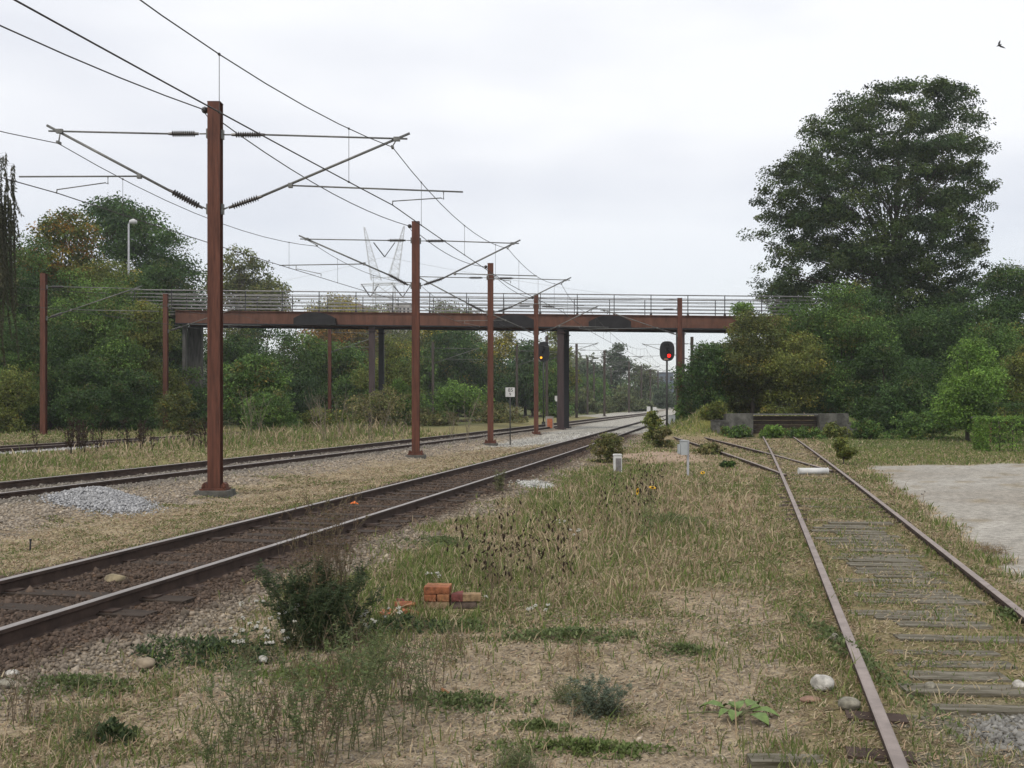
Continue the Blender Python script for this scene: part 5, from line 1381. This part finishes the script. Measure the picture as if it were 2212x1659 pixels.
def brick(label, dx, dz, m, seed, turned=False, dy=0.0, rz=0.0, chip=0.0, tilt=0.0, L=0.236):
    o = bpy.data.objects.new('brick', brick_mesh(m, L=L, seed=seed, chip=chip)); COL.objects.link(o)
    o.location = (xb + dx, YBK + dy + (0.118 if turned else 0.06), zb_ + dz); o.rotation_euler = (tilt, 0, (PI / 2 if turned else 0) + rz)
    return tag(o, label, 'brick', GBK)
hb = 0.068
brick('tan brick at the bottom left of the brick stack', 0.0, hb * 0.5, B_TAN, 1)
brick('grey-brown brick at the bottom right of the brick stack', 0.25, hb * 0.5, B_BRN, 2, dy=0.01)
brick('orange brick end-on in the middle course, far left', -0.062, hb * 1.5, B_OR, 3, True, rz=0.02)
brick('orange brick end-on in the middle course, beside a dark gap', 0.064, hb * 1.5, B_OR2, 4, True, rz=-0.03)
brick('orange-red brick lying on top of the brick stack', 0.0, hb * 2.5, B_OR, 5, rz=-0.02)
brick('dark red chipped brick in the middle of the brick stack', 0.185, hb * 1.5, B_RED, 6, True, rz=0.05, chip=0.34)
brick('ochre brick on the right end of the brick stack', 0.325, hb * 1.5, B_TAN2, 7, rz=0.03, L=0.17)
brick('tan brick behind the bottom left brick of the stack', 0.0, hb * 0.5, B_TAN, 8, dy=0.125, rz=0.02)
brick('orange-brown brick behind the top brick of the stack', 0.01, hb * 2.5 - 0.002, B_OR2, 9, dy=0.118, rz=-0.02)
GBF = 'broken brick pieces left of the stack'
for i, (px, pb, L_, rz, tl, lab, mm) in enumerate([(850, 1318, 0.22, 0.1, 0.25, 'broken red brick slab lying leftmost of the brick pieces', B_OR), (876, 1309, 0.20, 0.5, 0.3, 'tilted red-orange brick slab lying on the other pieces', B_OR),
                                           (893, 1322, 0.16, -0.1, 0.0, 'pale orange brick piece nearest the brick stack', B_OR2), (832, 1323, 0.10, 0.8, 0.2, 'small red chip at the left end of the brick pieces', B_OR), (866, 1299, 0.09, 0.3, 0.5, 'small upright red chip behind the brick pieces', B_RED)]):
    Y = YG(pb); x = PX(px, Y)
    o = bpy.data.objects.new('brick_fragment', brick_mesh(mm, L=L_, W=0.10, H=0.04, seed=20 + i, chip=0.36)); COL.objects.link(o)
    o.location = (x, Y + 0.04, tz(x, Y) + 0.025 + (0.035 if i == 1 else 0)); o.rotation_euler = (tl, 0.12 * (i % 3 - 1), rz); tag(o, lab, 'brick piece', GBF)
Y = YG(1480); x = PX(962, Y)
o = bpy.data.objects.new('tile_shard', brick_mesh(B_OR2, L=0.07, W=0.03, H=0.012, seed=40, chip=0.3)); COL.objects.link(o); o.location = (x, Y, tz(x, Y) + 0.02); o.rotation_euler = (0.2, 0.3, -0.5); tag(o, 'small orange tile shard in the grass below the brick stack', 'tile shard')
# sleeper end left of the siding, bottom right
o = MB().box((0, 0, 0), (0.62, 0.13, 0.05)).build('timber_piece', M_WOODM, None, (PX(1745, 5.28), 5.28, tz(PX(1745, 5.28), 5.28) - 0.008), (0, 0.01, -0.02)); tag(o, 'half-buried grey timber lying left of the siding at lower right', 'timber')

# ------------------------------------------------------------------ weeds and flowers
def leaves_along(rng, stems, n, L, cols, aspect=0.35, t0=0.1, droop=0.2, up=0.2):
    """leaf faces along bent stems; stems = list of point lists"""
    Vs, Cc = [], []
    for st in stems:
        P = np.array([tuple(p) for p in st]); k = len(P) - 1
        t = t0 + (1 - t0) * rng.random(n); f = t * k; j = np.minimum(f.astype(int), k - 1); fr = (f - j)[:, None]
        p = P[j] * (1 - fr) + P[j + 1] * fr
        d = rng.normal(0, 1, (n, 3)); d[:, 2] = rng.uniform(-droop, up + 0.4, n); d /= np.linalg.norm(d, axis=1, keepdims=True)
        s_ = np.cross(d, rng.normal(0, 0.5, (n, 3)) + np.array((0, 0, 1))); s_ /= np.linalg.norm(s_, axis=1, keepdims=True)
        l_ = (L * rng.uniform(0.5, 1.3, n) * (1.2 - 0.6 * t))[:, None]
        Vs.append(np.stack([p, p + d * l_ * 0.5 + s_ * l_ * aspect * 0.5, p + d * l_, p + d * l_ * 0.5 - s_ * l_ * aspect * 0.5], 1).reshape(-1, 3))
        cc = np.array(cols)[rng.integers(0, len(cols), n)] * rng.uniform(0.75, 1.25, (n, 1)); Cc.append(cc)
    V = np.concatenate(Vs); return V, np.arange(len(V)).reshape(-1, 4), np.concatenate(Cc)
def bent(rng, base, h, lean, n=5):
    a = rng.uniform(0, 2 * PI); b = rng.uniform(0.5, 1.0) * lean
    return [Vector(base) + Vector((math.cos(a) * b * h * t ** 1.6, math.sin(a) * b * h * t ** 1.6, h * t)) + Vector(rng.normal(0, 0.012 * h, 3)) * (t > 0) for t in np.linspace(0, 1, n)]
def weed(name, label, group, loc, h, n_st, spread, lean, leaf_n, leaf_L, cols, seed, stemm, r=0.004, head=None, branch=0, aspect=0.35, t0=0.1, headn=1):
    rng = np.random.default_rng(seed)
    e = empty(name, loc, 0, label, 'plant' if head is None or head == 'seed' else 'flower', group)
    stems = []
    for i in range(n_st):
        a = rng.uniform(0, 2 * PI); q = spread * math.sqrt(rng.random()) * 0.35
        stems.append(bent(rng, (q * math.cos(a), q * math.sin(a), -0.02), h * rng.uniform(0.6, 1.05), lean))
    tips = [s[-1] for s in stems]; allst = list(stems)
    mb = MB()
    for s in stems: mb.tube(s, [r * (1 - 0.6 * t) for t in np.linspace(0, 1, len(s))], 4, cap=False)
    for s in stems:
        for b in range(branch):
            j = rng.integers(1, len(s) - 1); p = s[j].lerp(s[j + 1], rng.random()); dv = Vector(rng.normal(0, 1, 3)); dv.z = abs(dv.z) + 0.9; dv.normalize()
            q = p + dv * h * rng.uniform(0.12, 0.32); br_ = [p, p.lerp(q, 0.5) + Vector((0, 0, 0.01)), q]
            mb.tube(br_, [r * 0.55, r * 0.45, r * 0.3], 3, cap=False); allst.append(br_); tips.append(q)
    mb.build('stem', stemm, e)
    if leaf_n:
        V, Fc, cc = leaves_along(rng, allst, leaf_n, leaf_L, cols, aspect, t0); V[:, 2] = np.maximum(V[:, 2], 0.003)
        np_mesh('leaves', V, Fc, M_LEAF, cc, e)
    if head == 'seed':
        for p in tips:
            mb = MB()
            for q in range(headn):
                p2 = p + Vector(rng.normal(0, 0.012, 3)) - Vector((0, 0, 0.03 * q)); s_ = rng.uniform(0.7, 1.4)
                dv = Vector(rng.normal(0, 0.5, 3)) + Vector((0, 0, 1)); dv.normalize()
                mb.tube([p2 - dv * 0.018 * s_, p2, p2 + dv * 0.014 * s_, p2 + dv * 0.026 * s_], [0.002, 0.0095 * s_, 0.008 * s_, 0.002], 5)
            mb.build('seed_head', M_SEED, e)
    if head == 'umbel':
        for p in tips:
            mb = MB()
            R_ = rng.uniform(0.010, 0.026)
            for q in range(14):
                a = rng.uniform(0, 2 * PI); rr = R_ * math.sqrt(rng.random()); c = p + Vector((rr * math.cos(a), rr * math.sin(a) * 0.8, 0.012 - rr * rr * 9 + rr * math.sin(a) * 0.55))
                mb.box(c, (0.007, 0.007, 0.006), 0, Matrix.Rotation(rng.uniform(0, 3), 3, 'Z'))
                mb.tube([p - Vector((0, 0, 0.02)), c], 0.0009, 3, 1, False)
            mb.build('flower_head', [M_PETALW, M_STEMG], e)
    return e
GR = [(0.11, 0.15, 0.055), (0.14, 0.17, 0.07), (0.095, 0.125, 0.05)]
GD = [(0.050, 0.075, 0.034), (0.065, 0.095, 0.040), (0.042, 0.065, 0.032)]
BG = [(0.13, 0.16, 0.115), (0.105, 0.135, 0.09), (0.155, 0.185, 0.135)]
BR = [(0.15, 0.095, 0.05), (0.12, 0.09, 0.045), (0.10, 0.10, 0.045)]
def gp(px, pb):
    Y = YG(pb); x = PX(px, Y); return (x, Y, tz(x, Y))
# the dark feathery bush
x, y, z = gp(695, 1378)
weed('dark_bush', 'dark green feathery bush on the gravel shoulder in the foreground', None, (x, y, z), 0.60, 90, 0.9, 0.58, 62, 0.042, GD, 1, M_STEMG, 0.0035, branch=3, aspect=0.22, t0=0.02)
weed('tall_weed', 'tall brown grass-like stems rising out of the dark bush', None, (x - 0.03, y + 0.10, z), 1.12, 30, 0.8, 0.25, 22, 0.035, BR, 2, M_STEMB, 0.0035, branch=6, aspect=0.25, t0=0.35)
weed('wild_carrot', 'white-flowered umbels leaning out on the left side of the dark bush', 'white umbels round the dark bush', (x - 0.36, y + 0.0, z), 0.36, 12, 0.7, 0.5, 8, 0.04, GR, 3, M_STEMG, 0.0025, head='umbel', branch=1)
weed('wild_carrot', 'white-flowered umbels at the right foot of the dark bush', 'white umbels round the dark bush', (x + 0.42, y - 0.05, z), 0.26, 6, 0.5, 0.5, 10, 0.04, GD, 4, M_STEMG, 0.0025, head='umbel', branch=1)
x2, y2, z2 = gp(570, 1400)
weed('wild_carrot', 'low white-flowered clump on the green patch left of the dark bush', 'white umbels round the dark bush', (x2, y2, z2), 0.24, 10, 0.9, 0.6, 14, 0.045, GD, 5, M_STEMG, 0.0025, head='umbel', branch=1)
# low green mats of leaves
def leaf_mat(label, px, pb, wd, dp, n, L_, cols, seed, h=0.07, name='leafy_weed', group=None, aspect=0.5):
    rng = np.random.default_rng(seed); x, y, z = gp(px, pb)
    e = empty(name, (x, y, z), 0, label, 'plant', group)
    r_ = rng.random(n) ** 0.72 * 1.25; a = rng.uniform(0, 2 * PI, n)
    lump = 0.45 + 1.0 * vnoise(np.cos(a) * r_ * 4 + seed, np.sin(a) * r_ * 4, seed)
    P = np.stack([np.cos(a) * r_ * wd / 2 * lump, np.sin(a) * r_ * dp / 2 * lump, rng.random(n) * h * np.clip(1.15 - r_ * 0.9, 0.1, 1)], 1)
    P[:, 2] += terrain(P[:, 0] + x, P[:, 1] + y) - z
    d = rng.normal(0, 1, (n, 3)); d[:, 2] = np.abs(d[:, 2]) * 0.8 + 0.1; d /= np.linalg.norm(d, axis=1, keepdims=True)
    s_ = np.cross(d, rng.normal(0, 0.6, (n, 3)) + np.array((0, 0, 1))); s_ /= np.linalg.norm(s_, axis=1, keepdims=True)
    l_ = (L_ * rng.uniform(0.5, 1.4, n))[:, None]
    V = np.stack([P, P + d * l_ * 0.5 + s_ * l_ * aspect * 0.5, P + d * l_, P + d * l_ * 0.5 - s_ * l_ * aspect * 0.5], 1).reshape(-1, 3)
    np_mesh('leaves', V, np.arange(n * 4).reshape(-1, 4), M_LEAF, np.array(cols)[rng.integers(0, len(cols), n)] * rng.uniform(0.75, 1.3, (n, 1)), e)
    return e
GMAT = 'low green patches of weeds in the foreground'
leaf_mat('dark green leafy patch left of the dark bush', 450, 1405, 1.1, 0.9, 2600, 0.035, GD + GR[:1], 11, 0.09, group=GMAT)
leaf_mat('bright green leafy patch below the dark bush', 690, 1450, 0.75, 0.45, 1800, 0.03, [(0.12, 0.175, 0.045), (0.14, 0.18, 0.06)], 12, 0.06, group=GMAT)
leaf_mat('green leafy patch between the dark bush and the brick stack', 870, 1350, 0.75, 0.5, 1900, 0.035, GD + GR, 13, 0.11, group=GMAT)
leaf_mat('green leafy patch in front of the brick stack', 1000, 1350, 0.8, 0.5, 1500, 0.03, GR, 14, 0.06, group=GMAT)
leaf_mat('long low green patch near the bottom edge, right of centre', 1260, 1600, 0.85, 0.2, 1800, 0.028, [(0.11, 0.155, 0.045), (0.14, 0.17, 0.06)], 15, 0.06, group=GMAT)
leaf_mat('short low green patch just above the long bottom one', 1165, 1555, 0.32, 0.14, 700, 0.026, [(0.12, 0.155, 0.055)], 16, 0.05, group=GMAT)
leaf_mat('green mat on the gravel at far lower left', 165, 1478, 0.75, 0.45, 1500, 0.03, GR, 17, 0.06, group=GMAT)
leaf_mat('green patch under the tall weeds right of the bare dirt', 985, 1500, 0.75, 0.35, 1300, 0.03, GR, 18, 0.06, group=GMAT)
leaf_mat('rounded dark green weed standing alone on the bare dirt', 240, 1582, 0.30, 0.16, 520, 0.04, GR[2:] + GD[:1], 19, 0.10, group=GMAT)
leaf_mat('green leaves along the inner side of the left siding rail', 1835, 1420, 0.20, 2.6, 1500, 0.035, GR, 20, 0.08, group=GMAT)
leaf_mat('green leaves beside the right siding rail', 2190, 1345, 0.2, 0.5, 400, 0.04, GR, 21, 0.08, group=GMAT)
leaf_mat('green patch in the dry grass right of centre', 1480, 1405, 0.45, 0.3, 700, 0.03, GR, 22, 0.05, group=GMAT)
leaf_mat('green leafy clump right of the brick stack', 1230, 1375, 1.1, 0.4, 1500, 0.035, GR, 23, 0.07, group=GMAT)
leaf_mat('green broad patch in the middle of the meadow', 960, 1170, 0.9, 0.9, 1500, 0.04, GR, 24, 0.10, group=GMAT)
leaf_mat('bright green patch beside the stalks right of centre', 1450, 1130, 1.2, 2.0, 2400, 0.05, GR, 25, 0.16, group=GMAT, aspect=0.25)
# blue-grey plant and grass tuft
x, y, z = gp(1292, 1522)
weed('wormwood', 'bushy blue-grey leaved plant standing alone right of centre', None, (x, y, z), 0.235, 46, 0.42, 0.85, 46, 0.032, BG, 31, M_STEMG, 0.0022, branch=1, aspect=0.25, t0=0.05)
x, y, z = gp(1235, 1495)
weed('grass_tuft', 'soft green grass tuft left of the blue-grey plant', 'grass tufts', (x, y, z), 0.17, 120, 0.35, 0.6, 3, 0.08, GR, 32, M_STEMG, 0.0014, aspect=0.08)
x, y, z = gp(1115, 1648)
weed('grass_tuft', 'green grass tuft at the bottom edge', 'grass tufts', (x, y, z), 0.15, 110, 0.3, 0.7, 3, 0.08, GR, 33, M_STEMG, 0.0014, aspect=0.08)
# broad-leaved weed
rng_ = np.random.default_rng(9); x, y, z = gp(1598, 1535)
e = empty('burdock', (x, y, z), 0, 'broad-leaved light green weed spreading flat near the white rock', 'plant')
mb = MB(); lv = []
for i in range(9):
    a = i * 0.72 + rng_.uniform(-.2, .2); l_ = rng_.uniform(0.07, 0.17); w_ = l_ * 0.62; c, s_ = math.cos(a), math.sin(a); r0 = rng_.uniform(0.02, 0.10)
    mb.tube([(0, 0, 0), (c * r0 * 0.5, s_ * r0 * 0.5, 0.04), (c * r0, s_ * r0, 0.05)], 0.003, 4, 1, False)
    vs = []
    for t, ww in ((0, 0.12), (0.2, 0.8), (0.5, 1.0), (0.8, 0.62), (1.0, 0.05)):
        zc = 0.05 + 0.03 * math.sin(t * PI) - 0.015 * t
        for q in (-1, 0, 1): vs.append((c * (r0 + l_ * t) - s_ * q * ww * w_ / 2, s_ * (r0 + l_ * t) + c * q * ww * w_ / 2, zc - (0.012 if q == 0 else 0)))
    mb.add(vs, [(3 * j + q, 3 * j + q + 1, 3 * j + q + 4, 3 * j + q + 3) for j in range(4) for q in (0, 1)], 0, True)
mb.tube([(0, 0, 0.02), (-0.2, -0.02, 0.04), (-0.36, 0.02, 0.015)], 0.005, 5, 1)
mb.build('leaves', [mat('broad_leaf', (0.12, 0.18, 0.05), 0.6, 0.25, 25, 0.2), M_STEMG], e)

# tall thin weeds in the left foreground
WG = 'tall weeds in the left foreground'
wp = []
for i, (cols, hd_, br_) in enumerate(((GR, None, 4), (GR + BR, None, 5), (GR, None, 5), (BR, None, 4))):
    wp.append(weed('tall_weed', 'slender weed', WG, (0, 0, 0), 0.62, [8, 8, 10, 8][i], 0.32, 0.42, [16, 9, 24, 4][i], 0.030, cols, 50 + i, [M_STEMG, M_STEMB, M_STEMG, M_STEMB][i], 0.0032, branch=br_, aspect=0.35, t0=0.12))
used = set()
WL = [(548, 1650, 0, 1.0, 'bushy green weed at the bottom edge, leftmost of the tall clump'), (600, 1600, 1, 0.9, 'brown-stemmed weed left in the tall clump, over bare dirt'), (655, 1640, 2, 1.05, 'leafy green weed at the bottom edge, below the dark bush'),
      (700, 1560, 1, 0.95, 'thin brown weed in the middle of the tall clump'), (745, 1610, 0, 1.0, 'green weed in the middle front of the tall clump'), (790, 1540, 2, 1.0, 'dense green weed in the right half of the tall clump'), (835, 1600, 0, 0.9, 'green weed at the lower right of the tall clump'),
      (870, 1500, 1, 1.0, 'brown weed at the back right of the tall clump'), (905, 1540, 0, 0.85, 'green weed at the far right of the tall clump'), (630, 1530, 3, 0.8, 'bare brown weed at the back left of the tall clump'), (760, 1480, 3, 1.0, 'bare brown weed standing just below the dark bush'), (815, 1470, 2, 0.7, 'small leafy weed below the dark bush, right side'),
      (940, 1470, 3, 0.8, 'bare brown weed between the tall clump and the brick stack'), (520, 1600, 0, 0.75, 'small green weed left of the tall clump'), (700, 1655, 3, 0.9, 'bare dry weed at the bottom edge under the tall clump'), (150, 1650, 0, 0.55, 'small yellow-green weed at the bottom left'), (195, 1600, 1, 0.45, 'small brown weed on the bare dirt at lower left'),
      (30, 1560, 3, 0.7, 'reddish-brown dry weeds at the left edge'), (75, 1545, 3, 0.6, 'second dry brown weed from the left edge'), (540, 1450, 1, 0.5, 'small brown weed on the edge of the green patch'), (985, 1425, 1, 0.6, 'brown weed in front of the brick stack'), (1240, 1440, 3, 0.45, 'small dry weed above the blue-grey plant'), (460, 1660, 2, 0.6, 'leafy weed at the bottom edge left of the clump')]
rw = random.Random(12)
for px, pb, k_, s_, lab in WL:
    src = wp[k_]
    if k_ not in used: o = src; used.add(k_)
    else: o = copy_tree(src)
    place(o, gp(px, pb), rw.uniform(0, 6.2), s_, lab, WG)

# dead flower stalks with dark seed heads
SG1, SG2 = 'dark-headed dead stalks behind the bricks', 'dark-headed dead stalks near the yellow flowers'
sp = [weed('dead_stalk', 'dead stalk', SG1, (0, 0, 0), [0.85, 0.72, 0.95][i], 1, 0.05, 0.28, 2, 0.03, BR, 70 + i, M_STEMB, 0.0030, head='seed', branch=[4, 6, 3][i], headn=1) for i in range(3)]
rs_ = random.Random(4); first = set()
def stalks(n, x0, x1, p0, p1, hs, group, lab):
    for i in range(n):
        px = rs_.uniform(x0, x1); pb = rs_.uniform(p0, p1) ; k_ = rs_.randrange(3)
        if k_ not in first: o = sp[k_]; first.add(k_)
        else: o = copy_tree(sp[k_])
        place(o, gp(px, pb), rs_.uniform(0, 6.2), hs * rs_.uniform(0.65, 1.1), lab, group)
stalks(30, 1000, 1225, 1250, 1325, 1.05, SG1, 'dead brown stalk with dark seed heads in the clump right of the brick stack')
stalks(9, 1070, 1240, 1130, 1240, 0.95, 'dark-headed dead stalks in mid-meadow', 'dead brown stalk with dark seed heads between bricks and main line')
stalks(26, 1290, 1420, 1085, 1165, 1.12, SG2, 'dead brown stalk with dark seed heads left of the yellow flowers')
# dark brown dock stalks between the far lines
DG = 'dark brown dry stalks between the second and farthest lines'
dk = weed('dock_stalk', 'dark dry stalk', DG, (0, 0, 0), 1.15, 3, 0.15, 0.16, 40, 0.05, [(0.05, 0.03, 0.02), (0.07, 0.04, 0.028), (0.04, 0.03, 0.02)], 80, M_SEED, 0.010, branch=4, aspect=0.5, t0=0.3)
for i in range(34):
    o = dk if i == 0 else copy_tree(dk)
    px = rs_.uniform(140, 330) if i < 24 else rs_.uniform(40, 480); pb = rs_.uniform(958, 992) if i < 24 else rs_.uniform(955, 985)
    place(o, gp(px, pb), rs_.uniform(0, 6), rs_.uniform(0.6, 1.15), 'dark brown dry stalk in the grass between the two far lines', DG)
# pale dry grass bent over at the far side of the second line
SG = 'bare pale stems at the edge of the far bushes'
ds_ = weed('bare_stem', 'bare stem', SG, (0, 0, 0), 1.9, 4, 0.3, 0.35, 6, 0.05, BR, 81, mat('pale_stem', (0.19, 0.16, 0.12), 0.9, 0.3, 9, 0), 0.012, branch=5, aspect=0.3, t0=0.3)
for i in range(14):
    o = ds_ if i == 0 else copy_tree(ds_)
    px = [680, 700, 690, 985, 975, 1010, 850, 870, 800, 830, 760, 540, 560, 735][i]; Y = rs_.uniform(44, 52); x = PX(px, Y)
    place(o, (x, Y, tz(x, Y)), rs_.uniform(0, 6), rs_.uniform(0.6, 1.2), 'bare pale stems of scrub before the bushes under the bridge', SG)
# yellow flowers
def yellow_flower(label, px, pb, h, face, group='yellow flowers by the meadow edge'):
    rng = np.random.default_rng(int(px)); loc = gp(px, pb)
    e = empty('yellow_flower', loc, 0, label, 'flower', group)
    st = [Vector((0, 0, -0.02)), Vector((0.01, 0, h * 0.4)), Vector((0.0, 0.0, h * 0.75)), Vector(face[:3])]
    mb = MB(); mb.tube(st, [0.006, 0.005, 0.004, 0.004], 5, cap=False); mb.build('stem', M_STEMG, e)
    V, Fc, cc = leaves_along(rng, [st] * 3, 16, 0.16, [(0.13, 0.17, 0.06), (0.20, 0.21, 0.09)], 0.16, 0.05, 0.6, 0.0); np_mesh('leaves', V, Fc, M_LEAF, cc, e)
    nd = Vector(face[3:]).normalized(); a = nd.orthogonal().normalized(); b = nd.cross(a); c = Vector(face[:3]); mb = MB()
    for k in range(12):
        t = 2 * PI * k / 12; dv = a * math.cos(t) + b * math.sin(t); sv = nd.cross(dv); R_ = 0.055
        mb.add([c + dv * 0.015 - sv * 0.008, c + dv * 0.015 + sv * 0.008, c + dv * R_ * 0.7 + sv * 0.015 + nd * 0.012, c + dv * R_ + nd * 0.004, c + dv * R_ * 0.7 - sv * 0.015 + nd * 0.012], [(0, 1, 2, 3, 4)], 0)
    mb.build('petals', M_PETALY, e)
    mb = MB(); mb.tube([c - nd * 0.02, c, c + nd * 0.014, c + nd * 0.018], [0.008, 0.024, 0.02, 0.004], 10); mb.build('flower_centre', M_SEED, e)
yellow_flower('yellow flower facing left, the lower of the pair right of the dead stalks', 1392, 1160, 0.60, (-0.09, 0, 0.65, -0.95, -0.2, 0.15))
yellow_flower('yellow flower facing up, the higher of the pair right of the dead stalks', 1404, 1157, 0.62, (0.035, 0, 0.69, 0.1, -0.25, 0.9))
yellow_flower('single yellow flower right of the grey post cabinet', 1518, 1046, 0.28, (0.0, 0, 0.30, -0.2, -0.5, 0.8), None)
# white flower heads in the meadow
for i, (px, pb, h, lab) in enumerate([(940, 1262, 0.17, 'white flowers standing just behind the brick stack'), (1215, 1150, 0.22, 'small white flowers in the middle of the meadow'), (1105, 1065, 0.28, 'white flowers by the near rail of the main line'), (1160, 1055, 0.3, 'white flowers right of those by the near rail'), (1245, 1170, 0.2, 'white flowers in the dry grass below the dead stalks'), (1165, 1330, 0.13, 'tiny white flowers right of the brick clump'), (1025, 1300, 0.10, 'pinkish white small flowers in front of the right bricks')]):
    weed('white_flower', lab, 'scattered white meadow flowers', gp(px, pb), h, 5, 0.25, 0.4, 5, 0.03, GR, 90 + i, M_STEMG, 0.0022, head='umbel')
# pale wispy plant by the near rail
x, y, z = gp(1080, 1062)
weed('tall_weed', 'pale yellow-green wispy plant by the near rail of the main line', None, (x, y, z), 0.45, 14, 0.25, 0.2, 22, 0.05, [(0.17, 0.19, 0.09), (0.2, 0.2, 0.1)], 99, M_STEMG, 0.004, branch=2, aspect=0.3)
# thin stalks right of the siding, by the yard
for i, (px, pb, h, lab) in enumerate([(1998, 1112, 0.42, 'thin dark stalk standing at the edge of the yard'), (1932, 1095, 0.30, 'bent brown stalk beside the right siding rail'), (1706, 950, 0.9, 'thin dead stalk before the buffer recess'), (1690, 975, 0.6, 'thin dead stalk between the siding rails near the buffer')]):
    weed('dead_stalk', lab, None, gp(px, pb), h, 1, 0.02, 0.15, 5, 0.03, BR, 110 + i, M_STEMB, 0.005, head='seed', branch=1)
x, y, z = gp(2140, 1190)
weed('grass_tuft', 'dry reddish grass tuft between right siding rail and yard', 'grass tufts', (x, y, z), 0.15, 90, 0.6, 0.6, 3, 0.1, [(0.3, 0.2, 0.11), (0.24, 0.2, 0.09)], 120, M_STEMB, 0.0022, aspect=0.08)

# ------------------------------------------------------------------ damp air that pales the far trees
def make_haze():
    mb = MB(); mb.box((0, 190, 24.5), (900, 520, 58.0))
    m = bpy.data.materials.new('haze_air'); m.use_nodes = True
    t = m.node_tree; t.nodes.clear()
    o = t.nodes.new('ShaderNodeOutputMaterial'); v = t.nodes.new('ShaderNodeVolumePrincipled')
    v.inputs['Color'].default_value = (0.86, 0.89, 0.93, 1); v.inputs['Density'].default_value = 0.00045; v.inputs['Anisotropy'].default_value = 0.2
    t.links.new(v.outputs['Volume'], o.inputs['Volume'])
    h = mb.build('haze', m); tag(h, 'thin damp haze in the air', 'haze', kind='stuff')
make_haze()
